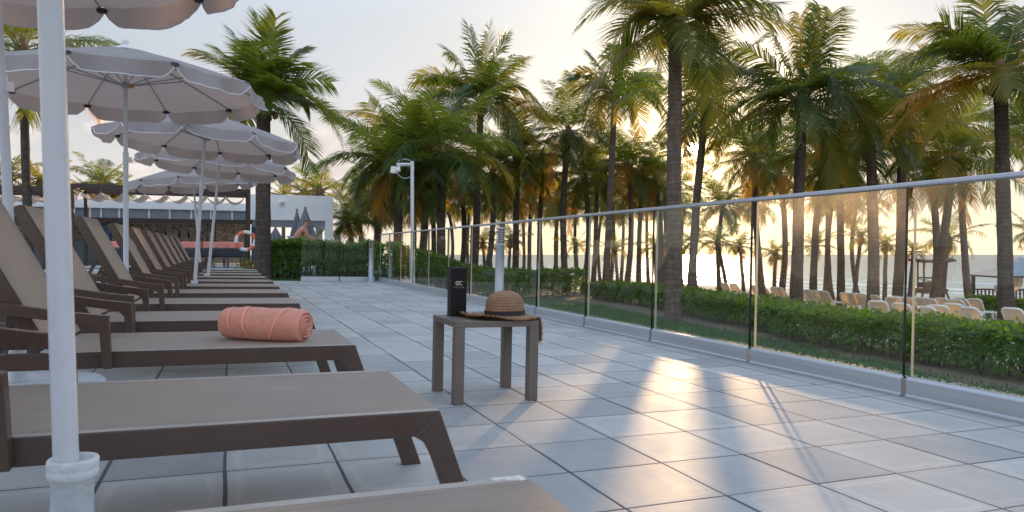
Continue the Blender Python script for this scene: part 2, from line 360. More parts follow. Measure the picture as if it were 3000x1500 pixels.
def hatmat():
    m,t=nt('woven straw'); out=N(t,'ShaderNodeOutputMaterial'); b=N(t,'ShaderNodeBsdfPrincipled')
    c=objco(t); nz=noisen(t,18,5,.6,c); sep=N(t,'ShaderNodeSeparateXYZ'); L(t,c,sep.inputs[0])
    fine=noisen(t,160,2,.5,objco(t,(1,1,2.2)))
    ln=mathn(t,'PINGPONG',mathn(t,'MULTIPLY',sep.outputs[2],125.0),1.0)
    col=ramp(t,mathn(t,'ADD',mathn(t,'MULTIPLY',nz,.5),mathn(t,'MULTIPLY',fine,.5)),[(.3,(.24,.13,.07)),(.7,(.43,.26,.15))])
    cm=N(t,'ShaderNodeMix',data_type='RGBA',blend_type='MULTIPLY'); cm.inputs[0].default_value=.18; L(t,col,cm.inputs[6]); L(t,ramp(t,ln,[(0,(.5,.5,.5)),(.4,(1,1,1))]),cm.inputs[7])
    L(t,cm.outputs[2],b.inputs['Base Color']); b.inputs['Roughness'].default_value=.65; b.inputs['Specular IOR Level'].default_value=.3
    bn=N(t,'ShaderNodeBump'); bn.inputs['Strength'].default_value=.8; bn.inputs['Distance'].default_value=.003; L(t,mathn(t,'ADD',ln,fine),bn.inputs['Height']); L(t,bn.outputs[0],b.inputs['Normal'])
    tr=N(t,'ShaderNodeBsdfTranslucent'); tr.inputs[0].default_value=(.6,.33,.14,1); mx=N(t,'ShaderNodeMixShader'); mx.inputs[0].default_value=.2
    L(t,b.outputs[0],mx.inputs[1]); L(t,tr.outputs[0],mx.inputs[2]); L(t,mx.outputs[0],out.inputs[0]); return m
M['straw']=hatmat()
def groundmat():
    m,t=nt('garden soil, lawn and beach sand'); out=N(t,'ShaderNodeOutputMaterial'); b=N(t,'ShaderNodeBsdfPrincipled')
    c=objco(t); sep=N(t,'ShaderNodeSeparateXYZ'); L(t,c,sep.inputs[0]); x=sep.outputs[0]; y=sep.outputs[1]
    n1=noisen(t,.9,5,.6,c); n2=noisen(t,7,5,.65,c); n3=noisen(t,60,3,.6,c)
    grass=ramp(t,n2,[(.3,(.025,.06,.018)),(.7,(.045,.095,.026))])
    soil=ramp(t,n2,[(.3,(.12,.085,.06)),(.7,(.21,.155,.11))])
    sand=ramp(t,mathn(t,'ADD',mathn(t,'MULTIPLY',n1,.6),mathn(t,'MULTIPLY',n2,.4)),[(.3,(.46,.37,.29)),(.7,(.60,.50,.41))])
    xw=mathn(t,'ADD',x,mathn(t,'MULTIPLY',mathn(t,'SUBTRACT',n1,.5),1.4))
    # hedge line x ~ 8.1 + .16*y : lawn before it, soil under it, sand past it
    hl=mathn(t,'SUBTRACT',xw,mathn(t,'ADD',7.35,mathn(t,'MULTIPLY',y,.175)))
    c1=mixc(t,ramp(t,hl,[(0,(0,0,0)),(.25,(1,1,1))]),grass,soil)
    c2=mixc(t,ramp(t,mathn(t,'MULTIPLY',hl,.2),[(.35,(0,0,0)),(.55,(1,1,1))]),c1,sand)
    wet=ramp(t,mathn(t,'MULTIPLY',mathn(t,'SUBTRACT',xw,40.),.1),[(0,(0,0,0)),(.45,(1,1,1))])
    c3=mixc(t,wet,c2,(.23,.18,.14))
    L(t,c3,b.inputs['Base Color']); L(t,mathn(t,'SUBTRACT',.92,mathn(t,'MULTIPLY',wet,.45)),b.inputs['Roughness'])
    bn=N(t,'ShaderNodeBump'); bn.inputs['Strength'].default_value=.6; bn.inputs['Distance'].default_value=.06
    L(t,mathn(t,'ADD',n2,mathn(t,'MULTIPLY',n3,.3)),bn.inputs['Height']); L(t,bn.outputs[0],b.inputs['Normal']); L(t,b.outputs[0],out.inputs[0]); return m
M['ground']=groundmat()
def seamat():
    m,t=nt('sea water'); out=N(t,'ShaderNodeOutputMaterial'); b=N(t,'ShaderNodeBsdfPrincipled')
    c=objco(t); sep=N(t,'ShaderNodeSeparateXYZ'); L(t,c,sep.inputs[0]); x=sep.outputs[0]
    cs=objco(t,(1.0,.35,1)); w1=noisen(t,.35,4,.6,cs,.6); w2=noisen(t,1.6,4,.6,cs); w3=noisen(t,.06,3,.5,cs)
    d=mathn(t,'SUBTRACT',x,45.)
    col=ramp(t,mathn(t,'MULTIPLY',mathn(t,'ADD',d,mathn(t,'MULTIPLY',w3,20.)),.005),[(0,(.17,.26,.26)),(.12,(.09,.20,.215)),(.5,(.045,.115,.145)),(1,(.035,.08,.11))])
    dd=mathn(t,'ADD',d,mathn(t,'MULTIPLY',mathn(t,'SUBTRACT',noisen(t,.05,5,.6,objco(t)),.5),16.))
    def line(a,wd):
        u=mathn(t,'DIVIDE',mathn(t,'ABSOLUTE',mathn(t,'SUBTRACT',dd,a)),wd)
        return mathn(t,'MAXIMUM',mathn(t,'SUBTRACT',1.,u),0.)
    f=mathn(t,'ADD',mathn(t,'ADD',line(1.5,2.6),line(8,2.4)),mathn(t,'ADD',line(15,2.2),mathn(t,'MULTIPLY',line(27,2.5),.7)))
    fo=mathn(t,'MULTIPLY',f,ramp(t,mathn(t,'ADD',mathn(t,'MULTIPLY',w2,.55),mathn(t,'MULTIPLY',w1,.45)),[(.38,(0,0,0)),(.6,(1,1,1))]))
    fo=mathn(t,'MINIMUM',mathn(t,'MULTIPLY',fo,1.6),1.)
    L(t,mixc(t,fo,col,(.78,.78,.76)),b.inputs['Base Color']); L(t,mathn(t,'ADD',.22,mathn(t,'MULTIPLY',fo,.6)),b.inputs['Roughness']); b.inputs['Specular IOR Level'].default_value=.28
    bn=N(t,'ShaderNodeBump'); bn.inputs['Strength'].default_value=.85; bn.inputs['Distance'].default_value=1.3
    L(t,mathn(t,'ADD',mathn(t,'MULTIPLY',w1,1.2),mathn(t,'MULTIPLY',w2,.35)),bn.inputs['Height']); L(t,bn.outputs[0],b.inputs['Normal']); L(t,b.outputs[0],out.inputs[0]); return m
M['sea']=seamat()
M['pool']=pm('pool water',(.03,.30,.52),.08,0,.1,1)
M['paving']=pm('pale pool paving',(.55,.55,.56),.7,0,.1,3)
M['brick']=pm('stone block',(.28,.24,.2),.85,0,.3,8,.6,20)
# ================================================================== SETTING
def struct(name,mb,mats,M_=None,**k):
    o=obj(name,mb,mats,None,M_,**k); o['kind']='structure'; return o
g=MB()
xs=[-60,-30,-15,-8,-4,-2,0,2,3,3.3,3.4,3.5,3.6,3.7,3.8,4,4.5,5,5.5,6,6.5,7,7.5,8,8.5,9,10,11,12,14,16,19,22,26,30,35,40,43,46,50,60,90,200,600]
ys=[-40,-20,-8,-3,0,3,6,9,12,15,16,17,17.5,18,18.5,19,19.5,20,20.5,21,21.5,22,23,24,26,28,30,34,40,50,65,85,120,200,400,900]
vs=[(x,y,gz(x,y)+(.05*mnoise.noise(V((x*.3,y*.3,0))) if x>9 else 0)) for y in ys for x in xs]
nx=len(xs)
g.add(vs,[(j*nx+i,j*nx+i+1,(j+1)*nx+i+1,(j+1)*nx+i) for j in range(len(ys)-1) for i in range(nx-1)],0,True)
# cut the ground out beneath the terrace
g2=MB(); g2.v=g.v
for f,m_,s_ in zip(g.f,g.m,g.s):
    c=sum((V(g.v[i]) for i in f),V())/4
    if -7.5<c.x<3.7 and -3<c.y<19.4: continue
    g2.f.append(f); g2.m.append(m_); g2.s.append(s_)
struct('ground',g2,M['ground'])
s=MB(); s.add([(38,-2500,0),(6000,-2500,0),(6000,6000,0),(38,6000,0)],[(0,1,2,3)])
struct('sea',s,M['sea'],T(0,0,-2.28))
d=MB().box(-8.2,3.93,-3.2,19.62,-.9,0)
struct('terrace',d,M['tile'],DM)
# ================================================================== GLASS BALUSTRADE
def pane(mbx,mby0,mby1,z0,z1,th,along='y',c=0):
    m=MB(); a,b=mby0,mby1
    if along=='y': m.box(c-th/2,c+th/2,a,b,z0,z1)
    else: m.box(a,b,c-th/2,c+th/2,z0,z1)
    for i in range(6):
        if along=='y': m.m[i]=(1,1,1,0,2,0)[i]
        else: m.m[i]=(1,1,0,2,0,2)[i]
    return m
def channel(y0,y1,x,along='y'):
    m=MB()
    prof=[(-.045,0),(-.045,.016),(-.036,.022),(-.036,.108),(-.030,.121),(-.02,.125),(-.0125,.125),(-.0125,.105),(.0125,.105),(.0125,.125),(.02,.125),(.030,.121),(.036,.108),(.036,0)]
    if along=='y': m.prism([(x+p[0],p[1]) for p in prof],y0,y1,'y')
    else: m.prism([(x+p[0],p[1]) for p in prof],y0,y1,'x')
    return m
XF=3.835
fence=thing('glass_balustrade','long glass balustrade with aluminium handrail along the right edge of the tiled terrace','balustrade',DT(XF,0,0))
gaps=[(.25,.30),(1.655,1.715),(3.075,3.132),(4.448,4.512),(5.845,5.908),(7.219,7.288),(8.626,8.692),(10.04,10.10),(11.45,11.51),(12.80,12.86),(14.21,14.27),(15.49,15.54),(16.76,16.82),(18.05,18.10)]
ends=gaps+[(19.22,19.3)]
for (a,b),(c,dd) in zip(ends,ends[1:]):
    obj('glass_panel',pane(None,b,c,.108,1.272,.022),[M['glass'],M['glassedge'],M['glassedge_lit']],fence)
    obj('base_channel',channel(b-.012,c+.012,0),M['alu'],fence,bevel=.003)
r=MB(); r.prism([(-.024,1.270),(.024,1.270),(.027,1.278),(.024,1.296),(.012,1.301),(-.012,1.301),(-.024,1.296),(-.027,1.278)],.2,19.30,'y')
obj('handrail',r,M['rail'],fence)
fence2=thing('glass_balustrade','short frameless glass balustrade across the far end of the terrace before the hedge','balustrade',DT(0,19.36,0))
for a,b in ((1.79,2.745),(2.79,3.70)):
    obj('glass_panel',pane(None,a,b,.108,1.24,.017,'x',0),[M['glass'],M['glassedge'],M['glassedge_lit']],fence2)
    m=MB(); m.box(a-.01,b+.01,-.04,.04,0,.125); obj('base_channel',m,M['alu'],fence2,bevel=.008)
# bollard lamps
def bollard(label,x,y,h,M0,louvre):
    o=thing('bollard_lamp',label,'bollard lamp',M0,'bollard lamps by the glass balustrade')
    b=MB().lathe([(.075,0),(.075,.012),(.062,.014),(.062,h-.255),(.066,h-.25),(.066,h-.235),(.060,h-.232)],28); obj('post',b,M['bollard'],o)
    if louvre:
        m=MB()
        for i in range(6):
            z=h-.222+i*.034; m.lathe([(.036,z),(.058,z-.006),(.061,z+.004),(.040,z+.012)],28)
        for k in range(3):
            a=k*2*PI/3+.5; m.tube([(.045*math.cos(a),.045*math.sin(a),h-.235),(.045*math.cos(a),.045*math.sin(a),h-.02)],.005,6)
        obj('louvre',m,M['bollard'],o)
        obj('lens',MB().lathe([(.032,h-.235),(.032,h-.02)],20),M['lens'],o)
    else:
        obj('lens',MB().lathe([(.050,h-.235),(.050,h-.02)],20),M['chairgrey'],o)
        m=MB()
        for k in range(4):
            a=k*PI/2+.4; m.tube([(.055*math.cos(a),.055*math.sin(a),h-.235),(.055*math.cos(a),.055*math.sin(a),h-.02)],.008,6)
        obj('louvre',m,M['bollard'],o)
    obj('cap',MB().lathe([(.066,h-.022),(.068,h-.018),(.068,h-.004),(.062,h),(0,h)],28),M['bollard'],o)
    return o
bollard('near bollard lamp with a louvred head standing by the glass behind the straw hat',0,0,1.19,DT(3.56,9.38),True)
bollard('far bollard lamp with a dark lens at the corner of the two glass balustrades',0,0,1.13,DT(3.565,19.12),False)
# ================================================================== SUN LOUNGERS
def rail_poly(): return [(-1.42,.36),(.572,.36),(.4985,.290),(-1.42,.290)]
def frontleg(): return [(.572,.36),(.704,0),(.634,0),(.548,.236),(.528,.272),(.4985,.290)]
def rearleg(): return [(-1.02,.2895),(-1.12,.2895),(-1.21,0),(-1.14,0)]
MTm={}
def _sling():
    m=MB()
    def fn(u,v):
        x=-.70+u*1.268; y=-.339+v*.678
        return (x,y,.3612-.018*math.sin(PI*v)*math.sin(PI*min(1,max(0,u)))**.6)
    m.grid(fn,26,10); return m.mesh('seat',M['sling'])
def make_lounger():
    o=thing('sun_lounger','x','sun lounger',None,'sun loungers in a row along the terrace')
    for sgn in (-1,1):
        a,b=(sgn*.365,sgn*.333)
        y0,y1=min(a,b),max(a,b)
        obj('side_rail',MB().prism(rail_poly(),y0,y1),M['metal'],o,bevel=.003)
        obj('leg',MB().prism(frontleg(),y0,y1),M['metal'],o,bevel=.003)
        obj('leg',MB().prism(rearleg(),y0,y1),M['metal'],o,bevel=.003)
        yo=sgn*.366; yi=sgn*.408; y0,y1=min(yo,yi),max(yo,yi)
        arm=[(-.452,.293),(-.487,.293),(-.502,.446),(-.53,.474),(-.60,.487),(-.985,.548),(-.985,.345),(-1.02,.345),(-1.02,.600),(-.60,.532),(-.468,.517)]
        obj('armrest',MB().prism(arm,y0,y1),M['metal'],o,bevel=.003)
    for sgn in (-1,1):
        a,b=sorted((sgn*.338,sgn*.3645)); obj('rail_sheen',MB().box(-.70,.569,a,b,.3603,.3616),M['strip'],o)  # added strips whose pale colour stands in for sheen on the rail tops
    obj('cross_tube',MB().box(.505,.55,-.333,.333,.300,.345),M['metal'],o)
    obj('seat',_sl,None,o)
    # raised backrest: side tubes, top tube, sling
    th=math.radians(61.5); B=Matrix.Translation((-.722,0,.366))@Matrix.Rotation(-(PI-th),4,'Y')
    bf=obj('backrest_frame',MB().box(0,.745,-.333,-.300,-.03,.032).box(0,.745,.300,.333,-.03,.032).box(.712,.745,-.3,.3,-.03,.030),M['metal'],o,B,bevel=.003)
    m=MB()
    m.grid(lambda u,v:(u*.747,-.336+v*.672,-.034+.014*math.sin(PI*v)*math.sin(PI*u)**.5),14,8)
    m.grid(lambda u,v:(.747+.012*math.sin(u*PI),-.336+v*.672,-.034+.066*u),4,6)
    obj('backrest',m,M['sling_back'],o,B)
    obj('prop_strut',MB().box(-1.155,-1.125,-.25,.25,.29,.315).prism([(-1.15,.315),(-1.125,.315),(-.93,.735),(-.955,.735)],-.25,-.225).prism([(-1.15,.315),(-1.125,.315),(-.93,.735),(-.955,.735)],.225,.25),M['metal'],o)
    return o
_sl=_sling()
LY=[.60,1.96,3.45,4.82,6.28,7.78,9.16,10.54,12.01,13.52,14.98,16.4]
LX=[0,0,.005,-.05,0,.015,.02,.025,.012,0,.0,.02]
LL=['taupe sun lounger nearest the camera, only its worn foot end in view','taupe sun lounger crossed by the near parasol pole, second from the camera','taupe sun lounger carrying the rolled coral towel','taupe sun lounger just behind the one with the coral towel',
 'taupe sun lounger two behind the one with the coral towel','taupe sun lounger with the orange evening light on its backrest, third behind the towel one','taupe sun lounger fourth behind the one with the coral towel','taupe sun lounger fifth behind the one with the coral towel',
 'taupe sun lounger sixth behind the one with the coral towel','taupe sun lounger third from the far end of the row','taupe sun lounger last but one at the far end of the row','taupe sun lounger farthest from the camera, beside the palm at the row end']
proto=make_lounger()
for i,y in enumerate(LY):
    o=proto if i==0 else copy_tree(proto)
    o['label']=LL[i]; o.matrix_world=DT(LX[i],y+.366,0,R.uniform(-.012,.012) if i>2 else 0)
# worn bare-metal foot edge of the nearest lounger
wm=MB()
for i in range(26):
    u=i/25; wm.box(.495+.062*u+R.uniform(-.004,.004),.499+.062*u,.3645-.022*u-R.uniform(0,.012),.3668,.357,.3619+R.uniform(0,.0009))
obj('worn_edge',wm,M['whiteplastic'],proto)
# ================================================================== PARASOLS
NR=10; RC=1.24
WV=[0]
def canopy_pt(a,v):
    # a: angle in ribs (float), v: 0 apex .. 1 rim ; chord-flat panels, slight belly
    k=math.floor(a); u=a-k
    a0=2*PI*k/NR; a1=2*PI*(k+1)/NR
    r=RC*v
    x=(1-u)*math.cos(a0)*r+u*math.cos(a1)*r; y=(1-u)*math.sin(a0)*r+u*math.sin(a1)*r
    z=-.345*(v**1.22)
    sag=4*u*(1-u)*v
    z-=.034*sag*(1-.3*v)
    w=WV[0]
    z+=(.016*mnoise.noise(V((x*2.2,y*2.2,3+w)))+.007*mnoise.noise(V((a*5.5,v*1.6,w)))+.006*mnoise.noise(V((x*7,y*7,w))))*v
    return V((x,y,z))
def canopy_mb():
    m=MB()
    nu=12; nv=18
    for k in range(NR):
        m.grid(lambda u,v:canopy_pt(k+min(u,.99999),.035+v*.965),nu,nv)
    return m
def flap_edge(u): # drop of the valance along one panel: rounded lower corners, notch at the ribs
    e=min(u,1-u); 
    return .128*min(1,(e/.13))**.45 if e<.13 else .128+.010*math.sin(PI*u)
def flap_pt(k,u,w):
    uu=.012+u*.976
    p=canopy_pt(k+min(uu,.99999),1.0)
    h=flap_edge(uu)*w*(1+.10*mnoise.noise(V((k*2.1,u*3,WV[0]+5))))
    n=V((p.x,p.y,0)).normalized()
    wv=(.014*math.sin(u*9+k*1.7+WV[0])+.05*mnoise.noise(V((k*1.3,u*2.6,WV[0]*2)))+.02*mnoise.noise(V((k*3.1,u*9,WV[0]))))*w
    return p+V((0,0,-h*.97))+n*(.018*w+.022*w*math.sin(PI*u)+wv)
def valance_mb():
    m=MB()
    for k in range(NR): m.grid(lambda u,w:flap_pt(k,u,w),18,4)
    return m
def piping_mb():
    m=MB()
    for k in range(NR):
        m.tube([flap_pt(k,i/24,1.0) for i in range(25)],.0048,5,caps=False)
    return m
AP=0.0
meshes={}
def umb_meshes():
    for q in range(6):
        WV[0]=q*7.3+1
        meshes['canopy',q]=canopy_mb().mesh('canopy',M['canopy'])
        meshes['valance',q]=valance_mb().mesh('valance',M['canopy'])
        meshes['piping',q]=piping_mb().mesh('piping',M['piping'])
    for k in range(NR):
        a=2*PI*k/NR; d=V((math.cos(a),math.sin(a),0))
        m=MB(); m.tube([d*(.04+(RC-.045)*t)+V((0,0,-.018-.345*((.035+.965*t)**1.22))) for t in (0,.2,.4,.6,.8,1)],.0075,6)
        meshes['rib',k]=m.mesh('rib',M['rib'])
        m=MB(); m.tube([d*.045+V((0,0,-.34)),d*.62+V((0,0,-.345*(.5**1.22)-.03))],.006,6); meshes['strut',k]=m.mesh('strut',M['rib'])
        m=MB(); q=d*(RC-.008)+V((0,0,-.370)); Mx=Matrix.Translation(q)@Matrix.Rotation(a,4,'Z')
        m.box(-.035,.012,-.022,.022,-.012,.018,0,Mx); m.box(-.02,.006,-.034,.034,-.002,.010,0,Mx); meshes['clip',k]=m.mesh('rib_clip',M['clip'])
    meshes['hub']=MB().lathe([(.026,-.37),(.038,-.365),(.038,-.325),(.026,-.315)],16).mesh('runner_hub',M['rib'])
    meshes['finial']=MB().lathe([(.10,-.012),(.098,.004),(.06,.022),(.028,.03),(.022,.04),(.03,.05),(.036,.066),(.03,.084),(.016,.094),(0,.097)],20).mesh('finial',M['piping'])
    meshes['knob']=MB().box(.03,.07,-.018,.018,-.36,-.325).mesh('runner_knob',M['orange'])
    meshes['slab']=MB().lathe([(.40,0),(.41,.01),(.41,.07),(.395,.083),(.0,.088)],40).mesh('base_slab',M['concrete'])
    meshes['sleeve']=MB().lathe([(.058,.085),(.060,.092),(.041,.098),(.038,.335),(.042,.338),(.0465,.343),(.0468,.356),(.0455,.358),(.0468,.361),(.0468,.374),(.045,.378),(.034,.378),(.033,.366),(.02,.364)],28).mesh('sleeve',M['concrete'])
    meshes['crank']=MB().box(.022,.05,-.016,.016,1.61,1.66).mesh('height_knob',M['piping'])
umb_meshes()
UC=[0]
def make_umb(label,x,y,rz,tiltx,tilty,apex,poly=None,pole=True):
    # tilt: lean of the pole toward +x / +y (radians)
    o=thing('parasol',label,'parasol',DT(x,y),'grey parasols between the loungers')
    A=Matrix.Translation((0,0,.1))@Matrix.Rotation(tilty,4,'X')@Matrix.Rotation(tiltx,4,'Y')@Matrix.Translation((0,0,-.1))
    obj('base_slab',meshes['slab'],None,o); obj('sleeve',meshes['sleeve'],None,o)
    pl=obj('pole',MB().lathe([(.0232,.30),(.0232,1.60),(.0262,1.605),(.0262,1.70),(.022,1.705),(.019,1.71),(.019,apex+.02)],24),M['pole'],o,A); obj('height_knob',meshes['crank'],None,pl)
    C=A@Matrix.Translation((0,0,apex))@Matrix.Rotation(rz,4,'Z')
    UC[0]+=1; q=UC[0]%6
    c=obj('canopy',meshes['canopy',q],None,o,C,solid=0)
    v=obj('valance',meshes['valance',q],None,o,C); obj('piping',meshes['piping',q],None,v)
    for k in range(NR):
        rb=obj('rib',meshes['rib',k],None,o,C); obj('strut',meshes['strut',k],None,rb); obj('rib_clip',meshes['clip',k],None,rb)
    h=obj('runner_hub',meshes['hub'],None,o,C); obj('runner_knob',meshes['knob'],None,h)
    obj('finial',meshes['finial'],None,o,C)
    return o
UMB=[('parasol whose thick white pole stands nearest, crossing the whole left of the picture',-.285,1.672,.2,-.046,.0,2.78),
 ('parasol at the left edge, its scalloped canopy filling the top left corner',-1.02,4.44,.05,-.060,.0,2.785),
 ('parasol with its white finial and whole scalloped canopy in view, orange knob at its hub',-.887,7.62,.10,-.020,.0,2.68),
 ('parasol fourth from the camera, its canopy half tucked behind the one with the finial',-.415,10.35,.17,.045,.0,2.62),
 ('parasol leaning right with its pole slanting over the far loungers',-.325,13.1,.05,.073,.0,2.62),
 ('parasol farthest from the camera at the far end of the lounger row',-.50,16.15,.14,-.095,.0,2.55)]
for a in UMB: make_umb(*a)
# ================================================================== SIDE TABLE AND WHAT STANDS ON IT
tb=thing('side_table','small square taupe side table with four straight legs on the tiles','side table',DT(1.375,3.85))
hx,hy=.243,.225
for sx in (-1,1):
    for sy in (-1,1):
        cx,cy=sx*(hx-.0275),sy*(hy-.0275)
        obj('leg',MB().box(cx-.0275,cx+.0275,cy-.0275,cy+.0275,0,.4135),M['table'],tb,bevel=.003)
m=MB(); t0,t1=.414,.447
m.box(-hx,-hx+.055,-hy,hy,t0,t1).box(hx-.055,hx,-hy,hy,t0,t1).box(-hx+.055,hx-.055,-hy,-hy+.05,t0,t1-.0004).box(-hx+.055,hx-.055,hy-.05,hy,t0,t1-.0004)
obj('top_frame',m,M['table'],tb,bevel=.002)
m=MB(); n=5; w=(2*hx-.11)/n
for i in range(n): m.box(-hx+.055+i*w+.004,-hx+.055+(i+1)*w-.004,-hy+.05,hy-.05,t0+.004,t1-.001)
obj('top_slats',m,M['table'],tb,bevel=.0015)
# gift box
bx=thing('gift_box','tall black card box with gold lettering standing at the back corner of the table','box',DT(1.252,3.995,.447,-.06))
w,dp,h=.047,.044,.283
m=MB().box(-w,w,-dp,dp,.0,h-.012); 
for i,f in enumerate(m.f): m.m[i]=0
m.m[5]=1
obj('carton',m,[M['blackbox'],M['blackboxs']],bx,bevel=.0015)
obj('lid',MB().box(-w-.0008,w+.0008,-dp-.0008,dp+.0008,h-.0115,h),M['blackboxs'],bx,bevel=.001)
# logo drawn as thick arcs: e (with a slanted bar) joined to c
def arc(m,cx,cz,r,a0,a1,wd,y,n=22):
    vs=[];
    for i in range(n+1):
        a=a0+(a1-a0)*i/n
        for rr in (r-wd/2,r+wd/2): vs.append((cx+rr*math.cos(a),y,cz+rr*math.sin(a)))
    m.add(vs,[(2*i,2*i+1,2*i+3,2*i+2) for i in range(n)])
lg=MB(); z0=.192; yy=-dp-.0006
arc(lg,-.0085,z0,.0105,math.radians(35),math.radians(325),.0042,yy); arc(lg,-.0085,z0,.0105,math.radians(-5),math.radians(62),.0042,yy,8)
lg.add([(-.0185,yy,z0-.007),(-.0155,yy,z0-.0085),(.0015,yy,z0+.006),(-.001,yy,z0+.0085)],[(0,1,2,3)])
arc(lg,.0135,z0,.0098,math.radians(50),math.radians(310),.0042,yy)
obj('logo',lg,M['gold'],bx)
def text(name,body,size,mat,parent,M0,spacing=1.0,extr=0):
    cu=bpy.data.curves.new(name,'FONT'); cu.body=body; cu.size=size; cu.align_x='CENTER'; cu.align_y='CENTER'; cu.space_character=spacing; cu.extrude=extr
    tmp=bpy.data.objects.new(name,cu); COL.objects.link(tmp)
    bpy.context.view_layer.update()
    me=bpy.data.meshes.new_from_object(tmp.evaluated_get(bpy.context.evaluated_depsgraph_get()))
    bpy.data.objects.remove(tmp); me.materials.clear(); me.materials.append(mat)
    return obj(name,me,None,parent,M0)
text('lettering','ELITE CLUB',.0105,M['greyprint'],bx,Matrix.Translation((0,-dp-.0008,.167))@Matrix.Rotation(PI/2,4,'X'),1.15)
# straw hat
HM=DT(1.492,3.83,.452)@Matrix.Rotation(math.radians(-1.2),4,'Y')
hat=thing('straw_hat','woven straw sun hat with a black ribbon and frayed brim lying on the side table','hat',HM)
m=MB(); n=56
prof=[(.113,.012),(.112,.03),(.108,.06),(.103,.09),(.094,.113),(.078,.130),(.052,.142),(.025,.149),(0,.152)]
vs=[]
for r_,z_ in prof:
    for j in range(n):
        a=2*PI*j/n; k=1+.018*mnoise.noise(V((math.cos(a)*2,math.sin(a)*2,z_*14)))
        vs.append((r_*k*1.04*math.cos(a),r_*k*.97*math.sin(a),z_+.004*mnoise.noise(V((math.cos(a)*1.5,math.sin(a)*1.5,9)))*(z_/.15)))
fs=[(i*n+j,i*n+(j+1)%n,(i+1)*n+(j+1)%n,(i+1)*n+j) for i in range(len(prof)-1) for j in range(n)]
m.add(vs,fs,0,True); obj('crown',m,M['straw'],hat)
def brim(a,t):
    r_=.112+t*(.128+.006*math.sin(3*a+1))
    x=r_*1.03*math.cos(a); y=r_*.95*math.sin(a)
    z=.012-.004*t+.007*t*math.sin(2*a+.6)+.005*t*math.sin(5*a)
    ed=max(0,x-.142); z-=ed*1.05+ed*ed*3.2         # hangs over the right edge of the table
    if x<.155: z=max(z,.001)
    x-=ed*.42
    z+=.010*t*max(0,-math.cos(a))
    return V((x,y,z))
m=MB(); m.grid(lambda u,v:brim(2*PI*u,v),90,8); obj('brim',m,M['straw'],hat,solid=.003)
m=MB()
m.add([p for j in range(n) for p in ((.1155*1.04*math.cos(2*PI*j/n),.1155*.97*math.sin(2*PI*j/n),.012),(.1135*1.04*math.cos(2*PI*j/n),.1135*.97*math.sin(2*PI*j/n),.039))],[(2*j,2*((j+1)%n),2*((j+1)%n)+1,2*j+1) for j in range(n)],0,True)
obj('ribbon',m,M['ribbon'],hat)
m=MB()
for i in range(760):
    a=R.uniform(0,2*PI); t=R.uniform(.9,1.0)
    p=brim(a,t); q=brim(a+R.uniform(-.05,.05),t+R.uniform(.06,.15))+V((0,0,R.uniform(-.006,.010)))
    mid=(p+q)/2+V((R.uniform(-.003,.003),R.uniform(-.003,.003),R.uniform(0,.007)))
    m.tube([p,mid,q],[.0013,.0011,.0007],3,caps=False)
obj('fringe',m,M['fringe'],hat)
# rolled towel
TW=DT(.180,3.845,.3475,-.60)
tw=thing('rolled_towel','coral terry towel rolled up tightly lying on a sun lounger','towel',TW)
RT=.083; LT=.232
def troll(a,x):
    # body of the roll: rounded ends, soft dents, flattened underside
    e=max(0,abs(x)-(LT-.022))/.022
    r_=RT*(1-.16*e*e*(1 if x>0 else 1.6))*(1+.05*mnoise.noise(V((x*7,math.cos(a)*1.4,math.sin(a)*1.4)))+.014*mnoise.noise(V((x*40,math.cos(a)*6,math.sin(a)*6))))
    if x<0: r_*=1-.10*max(0,(-x-.12)/.1)
    y=r_*math.cos(a); z=RT+r_*math.sin(a)
    # loose outer edge of the cloth: a spiral step running diagonally
    return V((x,y*1.02,max(z,.002+.004*e)))
m=MB(); m.grid(lambda u,v:troll(2*PI*u,-LT+2*LT*v),72,60)
# near end: spiral of cloth layers
def p0(a): return V((math.cos(a)*1.5,math.sin(a)*1.5))
def endcap(sgn):
    def fn(u,v):
        a=2*PI*u; rr=v
        base=troll(a,sgn*LT)
        sp=(rr*3.8-u+.12*mnoise.noise(V((p0(a).x,p0(a).y,rr*2))))%1.0
        dep=.024*(abs(sp-.5)*2)**2*(1 if rr>.06 else 0)
        bulge=.012*(1-rr*rr)
        c=V((sgn*LT,0.0,RT*.98))
        p=c+(base-c)*rr
        return p+V((sgn*(bulge-dep+.004*mnoise.noise(V((p.y*50,p.z*50,sgn)))),0,0))
    m.grid(fn,72,34)
endcap(1); endcap(-1)
obj('terry_cloth',m,M['towel'],tw)
def band(x0,x1,w,a0=-.35,a1=PI+.3):
    b=MB()
    def fn(u,v):
        a=a0+(a1-a0)*u; x=x0+(x1-x0)*(1-(1-u)**1.6)+(v-.5)*w
        p=troll(a,max(-LT,min(LT,x))); c=V((p.x,0,RT)); d=(p-c).normalized()
        return p+d*(.0028+.001*math.sin(v*PI))
    b.grid(fn,40,4); obj('satin_band',b,M['towelband'],tw)
# angle PI..2PI/0 : near side is -y (a=PI..) ; sweep from bottom near side over the top
band(.060,.135,.016,PI+.95,PI*.45); band(-.055,-.085,.018,PI+.95,PI*.45); band(-.075,-.103,.006,PI+.95,PI*.45); band(-.13,-.175,.014,PI+1.0,PI*.45); band(.082,.157,.005,PI+.95,PI*.45)
